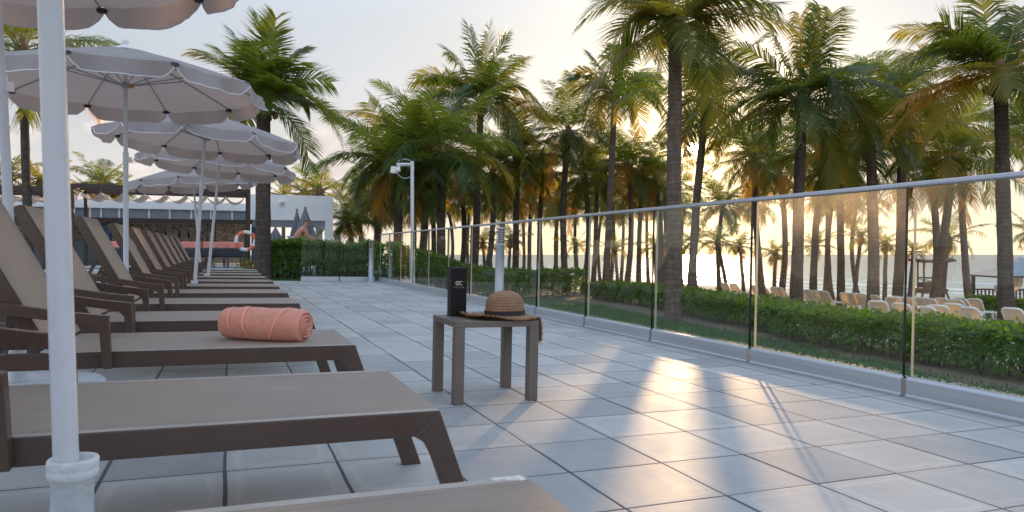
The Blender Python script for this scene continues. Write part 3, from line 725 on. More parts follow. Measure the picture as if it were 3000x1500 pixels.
# ================================================================== PALMS
def frond(m,p0,p1,p2,ll,nl,mi,rnd,twist=0.0,hang=.55,wid=.042):
    """one feather leaf along a quadratic curve: rachis tube plus folded leaflets"""
    pts=[];NS=nl
    def B(t): return p0*((1-t)**2)+p1*(2*t*(1-t))+p2*(t*t)
    m.tube([B(t) for t in (0,.15,.35,.6,.8,1)],[.032,.024,.018,.012,.007,.003],4,3)
    droopv=V((0,0,-1))
    wind=V((rnd.uniform(-.1,.1),rnd.uniform(-.1,.1),0))
    for i in range(NS):
        t=.10+.90*(i+.5)/NS
        p=B(t); tg=(B(min(1,t+.02))-B(t-.02)).normalized()
        side=tg.cross(V((0,0,1)))
        if side.length<.15: side=tg.cross(V((p2.x-p0.x+.01,p2.y-p0.y,0)).cross(V((0,0,1))))
        side.normalize()
        nrm=side.cross(tg).normalized()
        if nrm.z<0: nrm=-nrm
        tw=twist*t
        s2=side*math.cos(tw)+nrm*math.sin(tw); n2=-side*math.sin(tw)+nrm*math.cos(tw)
        prof=math.sin(PI*(.10+.80*min(1,t**.85)))**.55
        fw=.55+.75*t**2
        for sg in (-1,1):
            if rnd.random()<.06 or mnoise.noise(V((t*7,sg*3.,p2.x*3)))>.42: continue
            l=ll*prof*rnd.uniform(.82,1.1)
            d=(s2*sg+tg*(fw+rnd.uniform(-.07,.07))+n2*rnd.uniform(.08,.28)+wind).normalized()
            hg=hang*rnd.uniform(.75,1.25)
            d1=(d+droopv*hg*.45).normalized(); d2=(d+droopv*hg*1.35).normalized()
            a=p+d1*(l*.45); e=a+d2*(l*.55)
            w=tg*(wid*rnd.uniform(.7,1.1)*.5)
            if sg<0: w=-w
            m.add([p-w*.6,p+w*.6,a+w,a-w,e],[(0,1,2,3),(3,2,4)],mi)
def crown_core(m,rnd,sc=1.0,nuts=True):
    m.tube([(0,0,-.55*sc),(0,0,-.2*sc),(0,0,.1*sc),(0,0,.45*sc)],[.13*sc,.20*sc,.19*sc,.06*sc],9,4)
    for k in range(16):
        a=rnd.uniform(0,6.28); z=rnd.uniform(-.5,.05)*sc; d=V((math.cos(a),math.sin(a),0))
        m.tube([d*.12*sc+V((0,0,z)),d*(.24*sc)+V((0,0,z+.12*sc)),d*(.36*sc)+V((0,0,z+rnd.uniform(-.25,.3)*sc))],[.04*sc,.028*sc,.006],4,4)
    if nuts:
        for k in range(7):
            a=rnd.uniform(0,6.28); q=V((math.cos(a)*.3,math.sin(a)*.3,-.18-rnd.uniform(0,.25)))*sc
            m.lathe([(0,-.11*sc),(.06*sc,-.08*sc),(.085*sc,0),(.06*sc,.08*sc),(0,.11*sc)],7,5,q)
PALMM=lambda: [M['palmG'],M['palmY'],M['palmO'],M['petiole'],M['fibre'],M['coco']]
def polar_frond(rnd,az,e0,Ln,droop):
    d=V((math.cos(az),math.sin(az),0)); z=V((0,0,1))
    p0=d*.10+z*rnd.uniform(-.05,.2)
    p1=p0+(d*math.cos(e0)+z*math.sin(e0))*Ln*.52
    e1=e0-droop
    p2=p1+(d*math.cos(e1)+z*math.sin(e1))*Ln*.52
    return p0,p1,p2
def crown_mesh(seed,nf=22,Ln=3.2,nl=62,ll=1.12,orange=.12,yellow=.22,spread=1.0,wid=.052):
    rnd=random.Random(seed); m=MB(); crown_core(m,rnd,1.0,seed%2==0)
    for k in range(nf):
        f=(k+.5)/nf
        az=k*2.39996+rnd.uniform(-.3,.3)
        e0=math.radians(84-118*f**.95*spread+rnd.uniform(-9,9)); droop=math.radians(rnd.uniform(55,105)*(.6+.5*f))
        L_=Ln*rnd.uniform(.85,1.08)*(.82+.25*math.sin(PI*min(1,f+.15)))
        u=rnd.random(); mi=2 if (f>.72 and u<orange*2.6) else (1 if u<yellow+.25*f else 0)
        p=polar_frond(rnd,az,e0,L_,droop)
        frond(m,*p,ll*rnd.uniform(.85,1.1),nl,mi,rnd,rnd.uniform(-.9,.9),.30+.55*f,wid)
    return m.mesh('crown',PALMM())
CROWN=[crown_mesh(11,22,3.3),crown_mesh(12,20,3.6,62,1.2),crown_mesh(13,23,3.2,60,1.1,.2,.3),crown_mesh(14,18,3.5,62,1.2,.1,.2),crown_mesh(15,21,3.3,60,1.1,.25,.35)]
SMALLC=[crown_mesh(21,15,1.9,24,.55,.15,.55,.9,.06),crown_mesh(22,17,1.7,24,.5,.25,.55,1.0,.06),crown_mesh(23,13,2.1,24,.55,.1,.5,.85,.06)]
def trunk_mb(base,top,r,sw=1.45,bend=.0,seg=None,side=None):
    m=MB(); ax=top-base; n=seg or max(8,int(ax.length/.28)); pts=[];rs=[]
    sd=side or V((1,0,0))
    for i in range(n+1):
        t=i/n
        p=base+ax*t+sd*(bend*math.sin(PI*t))+V((mnoise.noise(V((t*3,base.x,1))),mnoise.noise(V((t*3,base.y,5))),0))*.035
        k=1+(sw-1)*math.exp(-t*n*.28/.45)
        pts.append(p); rs.append(r*k*(1.04-.16*t)*(1+.035*math.sin(i*2.3)+.02*mnoise.noise(V((i*.7,base.x,2)))))
    m.tube(pts,rs,14,0); return m
PALMS=[]
def palm(label,xb,xt,yc,Z,dia,crown,rz=0,sc=1.0,group=None,base=None,bark='trunk',bend=0,Zt=None,name='coconut_palm',cat='palm tree',sw=1.45):
    top=Pd(xt,yc,Zt or Z)
    b=base if base is not None else GP(xb*S,Z)
    o=thing(name,label,cat,T(b.x,b.y,b.z-.05),group)
    obj('trunk',trunk_mb(V((0,0,0)),top-V((b.x,b.y,b.z-.05)),dia/2,sw,bend,side=CR),M[bark],o)
    rel=top-V((b.x,b.y,b.z-.05))
    obj('crown',crown,None,o,Matrix.Translation(rel)@Matrix.Rotation(rz,4,'Z')@Matrix.Scale(sc,4))
    PALMS.append(o); return o
# crowns of the large palms, leaf by leaf: (end dx, end dy, mid dx, mid dy, depth, leaf kind) in picture units at the palm's distance
def custom_crown(seed,Z,fr,extra,ll=1.12,nl=84,Ln=3.1,hang=.48,wid=.044,core=1.0):
    rnd=random.Random(seed); m=MB(); crown_core(m,rnd,core)
    u=S*Z/FPX
    for ex,ey,mx,my,dp,k in fr:
        F2=CF.copy(); F2.z=0; F2.normalize()
        def q(a,b,c): return CR*(a*u)+V((0,0,1))*(b*u)+F2*c
        p0=q(mx*.06,my*.08,dp*.05); p2=q(ex,ey,dp); mid=q(mx,my,dp*.5)
        p1=mid*2-(p0+p2)*.5
        frond(m,p0,p1,p2,ll*rnd.uniform(.9,1.08),nl,k,rnd,rnd.uniform(-.7,.7),hang*rnd.uniform(.7,1.2),wid)
    for k in range(extra):
        f=(k+.5)/extra; az=k*2.39996+rnd.uniform(-.3,.3)
        p=polar_frond(rnd,az,math.radians(70-95*f+rnd.uniform(-8,8)),Ln*rnd.uniform(.75,1.0),math.radians(rnd.uniform(35,75)))
        frond(m,*p,ll*.95,nl-8,1 if rnd.random()<.35 else 0,rnd,rnd.uniform(-.8,.8),hang,wid)
    return m.mesh('crown',PALMM())
c1=custom_crown(31,17.0,[(-228,40,-120,85,.6,0),(-190,-120,-95,35,-.6,1),(-150,-55,-85,45,1.0,0),(-235,-170,-100,-40,-.4,1),(-60,-130,-55,5,-1.2,0),(270,75,120,45,.4,0),(215,20,120,70,-.8,0),(150,-95,95,10,.7,1),(60,-150,60,-30,-.7,0),(-120,140,-55,90,.5,1),(-20,190,-8,95,.3,0),(120,150,60,90,-.4,0),(200,110,95,90,.8,1),(-190,110,-90,95,-.5,0)],9)
c2=custom_crown(32,17.5,[(-255,20,-130,75,.5,0),(-190,75,-95,75,-.5,0),(-250,-75,-130,-10,.2,2),(-190,-175,-110,-40,-.5,1),(-235,-130,-130,-25,.7,2),(-120,150,-65,90,.4,0),(-20,210,-12,105,.4,0),(90,190,45,100,.5,0),(160,60,85,60,-.4,0),(110,-130,75,-15,.4,0),(150,-60,90,20,-.8,1),(40,-140,45,-30,-1.0,0),(-60,-60,-45,10,-1.3,1),(180,120,90,85,.6,0)],8)
c3=custom_crown(33,20.0,[(5,240,3,120,.3,1),(35,225,22,115,-.4,0),(85,235,45,125,.2,0),(-70,215,-35,112,.5,0),(-150,150,-70,100,.3,0),(-215,70,-110,75,-.2,0),(-265,-20,-130,50,.3,0),(-235,-75,-130,15,-.7,0),(-200,-150,-110,-10,.6,1),(150,105,80,80,.3,0),(215,35,110,55,-.4,0),(205,-80,120,25,.4,0),(165,-150,105,-10,-.8,0),(90,-185,65,-30,.4,0),(-110,-170,-75,-30,-.4,0),(-10,-90,-15,35,-1.4,0),(50,-60,45,55,-1.4,0)],9,1.2,84,3.1,.5)
c4=custom_crown(34,30.0,[(-85,135,-40,80,.3,0),(-30,195,-12,105,.2,0),(20,200,10,100,.4,0),(62,165,32,95,-.4,0),(-120,70,-58,65,.5,0),(-165,55,-85,65,-.6,1),(150,-30,80,50,.3,1),(165,-10,85,55,.9,0),(-150,-145,-75,-15,-.6,1),(-195,-180,-100,-45,.5,1),(110,-160,75,-20,.4,1),(75,-120,55,10,-.8,0),(-60,-60,-40,25,-1.2,0),(70,90,38,70,1.0,0),(30,-50,25,30,-1.5,0)],9,1.35,70,3.3,.48,.06)
c5=custom_crown(35,29.0,[(0,125,0,68,.3,0),(-55,105,-28,62,.5,0),(40,115,20,65,-.4,0),(-95,60,-50,52,.3,1),(-80,-60,-50,8,.6,0),(-110,-20,-60,25,-.6,1),(120,10,62,40,.5,1),(130,-70,75,10,-.5,1),(70,-100,50,-15,.5,1),(-60,-110,-42,-18,-.7,1),(20,-70,18,5,-1.2,0)],8,1.12,62,2.7,.45,.06)
cL=custom_crown(36,19.5,[(-80,175,-38,105,.4,0),(-150,120,-75,85,-.4,1),(-175,55,-90,70,.5,0),(-165,-15,-90,30,-.5,1),(-110,-70,-70,15,.6,2),(-95,20,-55,40,-1.2,1),(-20,215,-8,110,.3,0),(40,205,20,110,-.3,0),(70,150,38,95,.6,0),(95,85,50,70,-.6,0),(95,10,55,40,.7,0),(200,-95,110,22,-.3,1),(60,-40,42,20,-1.2,0),(-50,90,-30,65,-1.4,0),(30,110,16,75,-1.5,0)],9,1.0,84,2.6,.36)
G1='tall coconut palms beyond the glass balustrade'
palm('tallest coconut palm, its pale trunk rising just left of the low sun',1693,1699,72,17.0,.36,c1,0,1,G1,sw=1.25)
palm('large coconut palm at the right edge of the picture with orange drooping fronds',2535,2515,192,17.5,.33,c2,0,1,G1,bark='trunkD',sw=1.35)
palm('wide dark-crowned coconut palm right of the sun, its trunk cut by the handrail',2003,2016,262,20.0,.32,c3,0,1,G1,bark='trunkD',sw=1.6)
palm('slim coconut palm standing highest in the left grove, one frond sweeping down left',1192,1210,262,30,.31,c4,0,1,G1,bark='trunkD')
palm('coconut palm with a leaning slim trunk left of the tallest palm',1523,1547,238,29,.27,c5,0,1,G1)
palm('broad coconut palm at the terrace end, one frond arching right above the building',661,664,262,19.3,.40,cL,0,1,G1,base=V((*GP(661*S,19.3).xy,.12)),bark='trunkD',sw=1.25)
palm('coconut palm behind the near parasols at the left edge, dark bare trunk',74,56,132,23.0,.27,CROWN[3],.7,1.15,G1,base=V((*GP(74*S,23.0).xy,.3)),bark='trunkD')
grove=[ # label, xb, xt, yc, Z, dia, crown, rz, scale, bark
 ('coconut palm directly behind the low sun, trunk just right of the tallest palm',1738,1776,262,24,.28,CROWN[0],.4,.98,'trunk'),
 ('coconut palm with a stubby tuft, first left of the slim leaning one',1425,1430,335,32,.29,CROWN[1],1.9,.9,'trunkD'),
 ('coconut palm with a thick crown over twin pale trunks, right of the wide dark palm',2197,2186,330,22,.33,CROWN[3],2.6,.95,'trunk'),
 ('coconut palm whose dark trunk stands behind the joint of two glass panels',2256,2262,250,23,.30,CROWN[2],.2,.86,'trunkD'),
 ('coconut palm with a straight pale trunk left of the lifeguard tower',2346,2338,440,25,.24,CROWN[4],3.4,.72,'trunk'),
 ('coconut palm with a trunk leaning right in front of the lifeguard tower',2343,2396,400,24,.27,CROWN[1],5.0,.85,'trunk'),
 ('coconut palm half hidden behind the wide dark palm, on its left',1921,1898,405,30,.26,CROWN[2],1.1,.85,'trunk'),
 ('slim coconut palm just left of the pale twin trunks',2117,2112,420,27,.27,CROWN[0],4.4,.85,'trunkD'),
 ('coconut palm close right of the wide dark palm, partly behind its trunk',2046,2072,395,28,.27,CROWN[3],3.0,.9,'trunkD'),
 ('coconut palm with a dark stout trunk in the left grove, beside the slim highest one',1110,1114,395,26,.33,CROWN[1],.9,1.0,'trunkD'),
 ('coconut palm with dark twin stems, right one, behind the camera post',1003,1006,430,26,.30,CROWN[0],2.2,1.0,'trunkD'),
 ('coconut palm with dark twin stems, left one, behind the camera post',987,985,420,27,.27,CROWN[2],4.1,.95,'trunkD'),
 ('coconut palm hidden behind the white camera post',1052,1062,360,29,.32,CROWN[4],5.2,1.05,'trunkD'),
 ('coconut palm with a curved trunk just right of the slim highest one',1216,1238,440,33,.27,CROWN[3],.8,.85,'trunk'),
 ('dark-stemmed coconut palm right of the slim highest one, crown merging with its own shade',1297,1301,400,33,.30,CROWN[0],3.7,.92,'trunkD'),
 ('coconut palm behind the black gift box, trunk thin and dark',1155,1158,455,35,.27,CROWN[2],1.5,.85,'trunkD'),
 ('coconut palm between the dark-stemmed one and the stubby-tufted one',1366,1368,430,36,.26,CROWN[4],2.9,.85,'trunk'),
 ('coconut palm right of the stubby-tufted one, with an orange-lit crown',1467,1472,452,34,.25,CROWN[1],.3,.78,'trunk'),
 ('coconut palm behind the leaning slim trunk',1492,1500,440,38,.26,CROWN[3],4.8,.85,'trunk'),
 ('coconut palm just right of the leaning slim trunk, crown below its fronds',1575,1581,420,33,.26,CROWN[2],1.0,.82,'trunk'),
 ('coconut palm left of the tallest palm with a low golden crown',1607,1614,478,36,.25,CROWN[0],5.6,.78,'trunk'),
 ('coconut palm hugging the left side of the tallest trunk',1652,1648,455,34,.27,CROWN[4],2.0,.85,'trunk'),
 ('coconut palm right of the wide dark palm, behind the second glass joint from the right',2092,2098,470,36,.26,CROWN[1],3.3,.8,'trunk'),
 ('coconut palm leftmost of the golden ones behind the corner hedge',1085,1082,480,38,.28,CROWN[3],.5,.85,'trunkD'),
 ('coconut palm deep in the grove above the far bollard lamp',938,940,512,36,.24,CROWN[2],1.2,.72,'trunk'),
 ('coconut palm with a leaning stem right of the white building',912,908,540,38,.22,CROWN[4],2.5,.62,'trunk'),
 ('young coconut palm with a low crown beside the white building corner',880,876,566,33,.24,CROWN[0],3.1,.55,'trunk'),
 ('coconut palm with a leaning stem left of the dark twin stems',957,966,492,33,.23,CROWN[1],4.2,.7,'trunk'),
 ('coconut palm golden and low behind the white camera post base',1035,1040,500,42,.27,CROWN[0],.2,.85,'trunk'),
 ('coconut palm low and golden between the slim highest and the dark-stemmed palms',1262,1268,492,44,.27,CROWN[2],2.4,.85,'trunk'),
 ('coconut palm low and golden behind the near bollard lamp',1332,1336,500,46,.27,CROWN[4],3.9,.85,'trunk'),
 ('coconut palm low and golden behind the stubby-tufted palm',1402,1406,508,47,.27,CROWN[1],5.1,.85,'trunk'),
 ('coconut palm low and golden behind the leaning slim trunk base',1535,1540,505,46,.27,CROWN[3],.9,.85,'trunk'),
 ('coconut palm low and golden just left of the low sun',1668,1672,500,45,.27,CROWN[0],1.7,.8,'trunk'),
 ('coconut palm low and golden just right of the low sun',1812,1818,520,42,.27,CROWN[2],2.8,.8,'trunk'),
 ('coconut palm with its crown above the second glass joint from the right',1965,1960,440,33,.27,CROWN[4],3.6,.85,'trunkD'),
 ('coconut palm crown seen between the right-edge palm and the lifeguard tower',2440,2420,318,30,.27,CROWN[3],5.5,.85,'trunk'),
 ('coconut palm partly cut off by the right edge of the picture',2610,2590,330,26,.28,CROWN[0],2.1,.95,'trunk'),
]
for g_ in grove:
    palm(g_[0],g_[1],g_[2],g_[3],g_[4],g_[5],g_[6],g_[7],g_[8],G1,bark=g_[9],bend=R.uniform(-.25,.25))
G4='slender distant palms in the grove'
for i,(x,dx,y,Z,ci) in enumerate([(1062,4,520,50,0),(1130,-6,512,47,1),(1178,3,525,52,2),(1240,8,528,53,3),(1318,-4,522,50,4),(1388,5,530,54,0),(1452,-3,512,48,1),(1511,4,528,52,2),(1562,6,520,49,3),(1632,-5,516,50,4),(1716,4,530,52,0),(1906,-4,516,44,1),(2076,5,505,40,2),(2160,-5,512,40,3)]):
    palm(['slender distant palm behind the camera post','slender distant palm left of the gift box','slender distant palm above the gift box lid','slender distant palm left of the near bollard lamp','slender distant palm just right of the near bollard lamp','slender distant palm second right of the near bollard lamp','slender distant palm third right of the near bollard lamp','slender distant palm left of the leaning slim trunk','slender distant palm right of the leaning slim trunk','slender distant palm nearest the left side of the tallest trunk','slender distant palm at the foot of the low sun','slender distant palm left of the wide dark trunk','slender distant palm second right of the wide dark trunk','slender distant palm touching the pale twin trunks'][i],x,x+dx,y,Z,.23,CROWN[ci],R.uniform(0,6),.62,G4,bend=R.uniform(-.35,.35))
G2='small beach palms behind the glass balustrade'
beach=[('small beach palm at the waterline right of the sun glitter',1832,1806,612,39,.8,0),('small beach palm second right of the sun glitter',1872,1862,622,41,.7,1),
 ('small beach palm before the glittering sea left of the sun glitter',1752,1745,612,42,.85,2),('small beach palm just left of the tallest trunk',1652,1648,628,42,.75,0),
 ('round-headed small beach palm standing clear on the sand left of the wide dark palm',1947,1951,642,36,.62,1),('small beach palm with a slender stem directly right of the wide dark trunk',2048,2052,622,37,.68,0),
 ('small beach palm with an orange-tipped head before the open sea',2148,2165,598,36,.72,2),('small beach palm right of the pale twin trunks',2226,2228,618,35,.66,1),
 ('thin small beach palm left of the lifeguard tower',2287,2298,636,34,.55,0),('leafy beach palm rising behind the lifeguard tower',2370,2385,606,35,.95,2),
 ('small beach palm at the right edge of the picture by the cabana',2612,2598,590,30,.8,1),('small beach palm behind the leaning slim trunk on the sand',1555,1548,630,44,.7,2),
 ('small beach palm behind the near bollard lamp on the sand',1278,1284,608,43,.75,0),('small beach palm left of the near bollard lamp',1222,1215,612,44,.75,1),
 ('small beach palm right of the straw hat, behind the fourth glass joint',1455,1449,622,45,.7,2),('small beach palm before the sea left of the second glass joint',1690,1702,618,40,.7,1)]
for l,xb,xt,yc,Z,sc,ci in beach:
    palm(l,xb,xt,yc,Z,.20,SMALLC[ci],R.uniform(0,6),sc,G2,sw=1.2)
G3='distant palms behind the low white building'
far=[('distant palm rising above the pergola beside the third parasol pole',258,258,468,50,.85,0),('distant palm low to the right of the one above the pergola',292,290,482,52,.6,1),('distant palm at the far left behind the parasol pole',18,20,448,48,.8,2),
 ('distant palm behind the left dark trunk',102,104,462,50,.75,1),('distant palm above the right wing of the white building',806,804,486,46,.75,2),('distant palm left of the one above the white right wing',768,766,492,48,.6,0),
 ('distant palm just behind the broad palm trunk above the roof',712,715,496,52,.6,1),('distant palm low over the roof behind the left pole',212,215,478,52,.5,2)]
for l,xb,xt,yc,Z,sc,ci in far:
    palm(l,xb,xt,yc,Z,.28,SMALLC[ci],R.uniform(0,6),sc*1.9,G3,base=V((*GP(xb*S,Z).xy,.3)))
# ================================================================== HEDGES AND LAWN
def hedge(label,path,h,wd,nleaf,size,mats,stemn,seed,zf=None,name='hedge',gap=.16):
    rnd=random.Random(seed); o=thing(name,label,'hedge',T(path[0][0],path[0][1],0))
    org=V((path[0][0],path[0][1],0))
    segs=[];tot=0
    for a,b in zip(path,path[1:]):
        l=math.hypot(b[0]-a[0],b[1]-a[1]); segs.append((a,b,l,tot)); tot+=l
    def at(s):
        for a,b,l,t0 in segs:
            if s<=t0+l+1e-6:
                t=(s-t0)/l; x=a[0]+(b[0]-a[0])*t; y=a[1]+(b[1]-a[1])*t
                return V((x,y,0)),V(((b[1]-a[1])/l,-(b[0]-a[0])/l,0))
        return V((*path[-1],0)),V((1,0,0))
    m=MB()
    for i in range(nleaf):
        s_=rnd.uniform(0,tot); c,nn=at(s_)
        u=rnd.random()
        hh=h*(1+.16*mnoise.noise(V((c.x*.8,c.y*.8,seed)))+.08*mnoise.noise(V((c.x*3,c.y*3,seed))))
        ww=wd*(1+.18*mnoise.noise(V((c.x*1.1,c.y*1.1,seed+4))))
        if u<.40:  # top
            lat=rnd.uniform(-1,1); z=hh*(1-.10*lat**4)-abs(rnd.gauss(0,.035)); od=V((nn.x*lat*.3,nn.y*lat*.3,1))
        elif u<.86: # faces
            lat=rnd.choice((-1,1)); z=hh*rnd.uniform(gap,1)**.8; 
            bul=math.sin(PI*min(1,.25+.75*z/hh)); lat*= (.80+.2*bul)-abs(rnd.gauss(0,.07)); od=V((nn.x*math.copysign(1,lat),nn.y*math.copysign(1,lat),.45))
        else:
            lat=rnd.uniform(-.8,.8); z=hh*rnd.uniform(.08,.9); od=V((rnd.gauss(0,1),rnd.gauss(0,1),.4))
        # ragged foot and holes
        if z<hh*.38 and mnoise.noise(V((c.x*2.4,c.y*2.4,z*3)))>.10: continue
        if mnoise.noise(V((c.x*4+lat,c.y*4,z*5)))>.36: continue
        z0=zf if zf is not None else gz(c.x,c.y)
        p=c+nn*(lat*ww/2)+V((0,0,z0+z+(rnd.random()**6)*.10*(1 if u<.4 else 0)))-org
        od=(od.normalized()+V((rnd.gauss(0,.5),rnd.gauss(0,.5),rnd.gauss(0,.45)))).normalized()
        t=od.orthogonal().normalized(); t.rotate(Matrix.Rotation(rnd.uniform(0,6.28),3,od)); b=od.cross(t)
        sz=size*rnd.uniform(.6,1.25); w=sz*.27
        tip=t*sz+od*(sz*.25)
        m.add([p,p+t*sz*.5+b*w+od*sz*.10,p+tip,p+t*sz*.5-b*w+od*sz*.10],[(0,1,2,3)],0 if rnd.random()<.72 else 1)
    obj('foliage',m,mats,o)
    m=MB()
    for i in range(stemn):
        c,nn=at(rnd.uniform(0,tot)); lat=rnd.uniform(-.7,.7); z0=zf if zf is not None else gz(c.x,c.y)
        p=c+nn*(lat*wd/2)+V((0,0,z0))-org; a=V((rnd.uniform(-.12,.12),rnd.uniform(-.12,.12),h*rnd.uniform(.35,.5))); b=V((rnd.uniform(-.25,.25),rnd.uniform(-.25,.25),h*rnd.uniform(.6,.85)))
        m.tube([p-V((0,0,.05)),p+a,p+b],[.016,.012,.006],4,caps=False)
    obj('stems',m,M['stem'],o); return o
HM_=[M['hedge'],M['hedgeB']]
hedge('long clipped green hedge running beside the lawn beyond the glass balustrade',[(9.35,2.0),(9.45,5.8),(9.72,9.5),(10.95,12.7),(12.6,19),(13.2,24.5)],.61,1.15,76000,.085,HM_,420,1)
hedge('bushy green hedge curving from the terrace corner behind the white camera post',[(4.3,21.2),(6.6,22.6),(9.6,24.4),(13.2,25.6)],.98,1.2,26000,.10,HM_,120,2)
hedge('dark green hedge behind the short glass balustrade at the far end',[(atY(776,800,20.9).x,20.9),(atY(1095,800,20.9).x,20.9)],1.03,.95,24000,.085,[M['hedgeB'],M['hedge']],90,3,.1)
hedge('low green shrub at the foot of the cabana on the beach',[(P(2858,900,23.5).x,P(2858,900,23.5).y),(P(2935,900,22.5).x,P(2935,900,22.5).y)],.62,.9,5000,.10,HM_,20,4,name='shrub')
hedge('low green shrub right of the right-edge palm trunk',[(P(2975,900,23.5).x,P(2975,900,23.5).y),(P(3060,900,23.5).x,P(3060,900,23.5).y)],.62,.9,4000,.10,HM_,20,5,name='shrub')
m=MB(); rl=random.Random(5)
for i in range(42000):
    if i<34000: y=rl.uniform(1.5,20)**1; x=rl.uniform(3.95,7.5+.175*y)
    else: y=rl.uniform(19.7,20.5); x=rl.uniform(-4,3.6)
    if x>6.9+.175*y and rl.random()<.6: continue
    z=gz(x,y); hgt=rl.uniform(.03,.075); a=rl.uniform(0,6.28); w=.006+.0005*y; dx,dy=math.cos(a)*w,math.sin(a)*w; l=V((rl.gauss(0,.022),rl.gauss(0,.022),hgt))
    m.add([(x-dx,y-dy,z-.005),(x+dx,y+dy,z-.005),(x+l.x,y+l.y,z+l.z)],[(0,1,2)])
o=obj('lawn_grass',m,M['lawn']); tag(o,'short green lawn grass between the terrace and the hedge','grass',None,'stuff')
# ================================================================== WHITE POOL BUILDING, PERGOLA AND TERRACE RESTAURANT
YB=31.0; ZG=.40
def X_(x,Y,y=600): return atYd(x,y,Y).x
def Z_(x,y,Y): return atYd(x,y,Y).z
bl=thing('pool_building','low white flat-roofed pool bar building with a glazed transom band and blue columns','building',T(0,YB,ZG))
xr=X_(838,YB); xl=X_(-260,YB); xm=X_(628,YB); xc=X_(819,YB)
zr=Z_(838,494,YB)-ZG; zl=Z_(838,556,YB)-ZG; zt0=Z_(400,525,YB)-ZG; zt1=Z_(400,549,YB)-ZG; ztr=Z_(740,578,YB)-ZG
dep=4.2
m=MB(); m.box(xm,xr,0,.35,zl,zr).box(xc,xr,0,.35,0,zl).box(xm,xr,.35,dep,zr-.35,zr-.004).box(xr-.3,xr,.35,dep,zl,zr-.35).box(xr-.3,xr,dep-.5,dep,0,zl)
obj('right_wing',m,M['white'],bl,bevel=.01)
zf1=Z_(300,503,YB)-ZG
m=MB(); m.box(xl,xm-.002,.25,.6,zt0,zf1).box(xl,xm-.002,.6,dep,zf1-.3,zf1-.004); obj('fascia',m,M['white'],bl)
m=MB(); m.box(xl,xm,dep-.3,dep,0,zf1-.3); obj('back_wall',m,M['mural'],bl)
m=MB(); m.box(xl,xm,.62,dep-.3,zt1+.02,zt1+.1); obj('ceiling',m,M['beige'],bl)
m=MB(); m.box(xl,xm+.2,.32,.5,zt1-.16,zt1); obj('lintel_beam',m,M['brown'],bl)
# transom panes
pans=[-250,-190,-130,-75,-20,48,112,170,222,250,296,310,372,425,480,530,584,634]
for a,b in zip(pans,pans[1:]):
    obj('transom_pane',MB().box(X_(a,YB)+.03,X_(b,YB)-.03,.42,.46,zt1,zt0),M['pane'],bl)
for a in pans: obj('mullion',MB().box(X_(a,YB)-.028,X_(a,YB)+.028,.40,.48,zt1,zt0),M['white'],bl)
for a,b in zip([634,666,718,768,775],[666,718,768,775,819]):
    zt=Z_(720,556,YB)-ZG
    obj('transom_pane',MB().box(X_(a,YB)+.02,X_(b,YB)-.02,.16,.20,ztr+.1,zl),M['pane'],bl)
for a,b in ((258,271),(297,312),(634,656)):
    obj('column',MB().box(X_(a,YB),X_(b,YB),.62,1.0,0,zt1+.02),M['blue'],bl)
obj('bar_counter',MB().box(X_(-20,YB),X_(250,YB),1.4,2.1,0,1.02).box(X_(-30,YB),X_(258,YB),1.3,2.2,1.02,1.08),M['bar'],bl)
m=MB()
for i in range(14): 
    x=X_(60,YB)+i*.42+R.uniform(-.1,.1); m.lathe([(.045,1.08),(.05,1.1),(.05,1.25),(.018,1.32),(.018,1.40)],8,0,(x,1.75+R.uniform(-.2,.2),0))
obj('bottles',m,M['screen'],bl)
for a in (520,541): obj('wall_screen',MB().box(X_(a-11,YB),X_(a+11,YB),1.2,1.26,Z_(a,661,YB)-ZG+.62,Z_(a,645,YB)-ZG+.62),M['screen'],bl); obj('screen_bracket',MB().box(X_(a,YB)-.03,X_(a,YB)+.03,1.262,1.30,zt1-.9,zt1),M['screen'],bl)
obj('wall_lamp',MB().lathe([(.02,0),(.09,.02),(.10,.12),(.05,.18),(0,.19)],14,0,(X_(708,YB),-.10,Z_(708,515,YB)-ZG)).box(X_(708,YB)-.03,X_(708,YB)+.03,-.1,0,Z_(708,515,YB)-ZG+.1,Z_(708,515,YB)-ZG+.16),M['whiteplastic'],bl)
# pergolas
def pergola(label,x0,x1,Y0,Y1,ytop):
    o=thing('pergola',label,'pergola',T(0,Y0,ZG),'brown steel pergolas with cream awnings')
    zt=Z_((x0+x1)/2,ytop,Y0)-ZG; a=X_(x0,Y0); b=X_(x1,Y0); D=Y1-Y0
    for x in (a,b):
        for y in (0,D): obj('post',MB().box(x-.055,x+.055,y-.055,y+.055,0,zt-.002),M['brown'],o)
    m=MB()
    for y in (0,D): m.box(a-.055,b+.055,y-.06,y+.06,zt,zt+.14)
    for x in (a,b): m.box(x-.05,x+.05,.06,D-.06,zt+.002,zt+.12)
    obj('top_frame',m,M['brown'],o)
    m=MB()
    for k in range(3): 
        y=D*(k+.5)/3; m.box(a+.05,b-.05,y-.03,y+.03,zt+.02,zt+.09)
    obj('awning_rails',m,M['brown'],o)
    nw=max(4,int((b-a)/.62))
    def aw(u,v):
        x=a+.12+u*(b-a-.24); f=abs(math.sin(u*nw*PI))
        return (x,.18+v*(D-.36),zt-.10-.24*(f**.8)+.03*v)
    m=MB(); m.grid(aw,nw*12,4); obj('awning',m,M['awning'],o)
    m=MB()
    for i in range(nw+1):
        x=a+.12+i/nw*(b-a-.24); m.box(x-.015,x+.015,.17,.20,zt-.11,zt)
    obj('awning_hangers',m,M['brown'],o)
    return o
pergola('long dark brown pergola with a wavy cream awning before the white building',182,626,27.2,29.6,479)
pergola('dark brown pergola with cream awning at the left edge behind the near pole',-190,132,27.2,29.6,476)
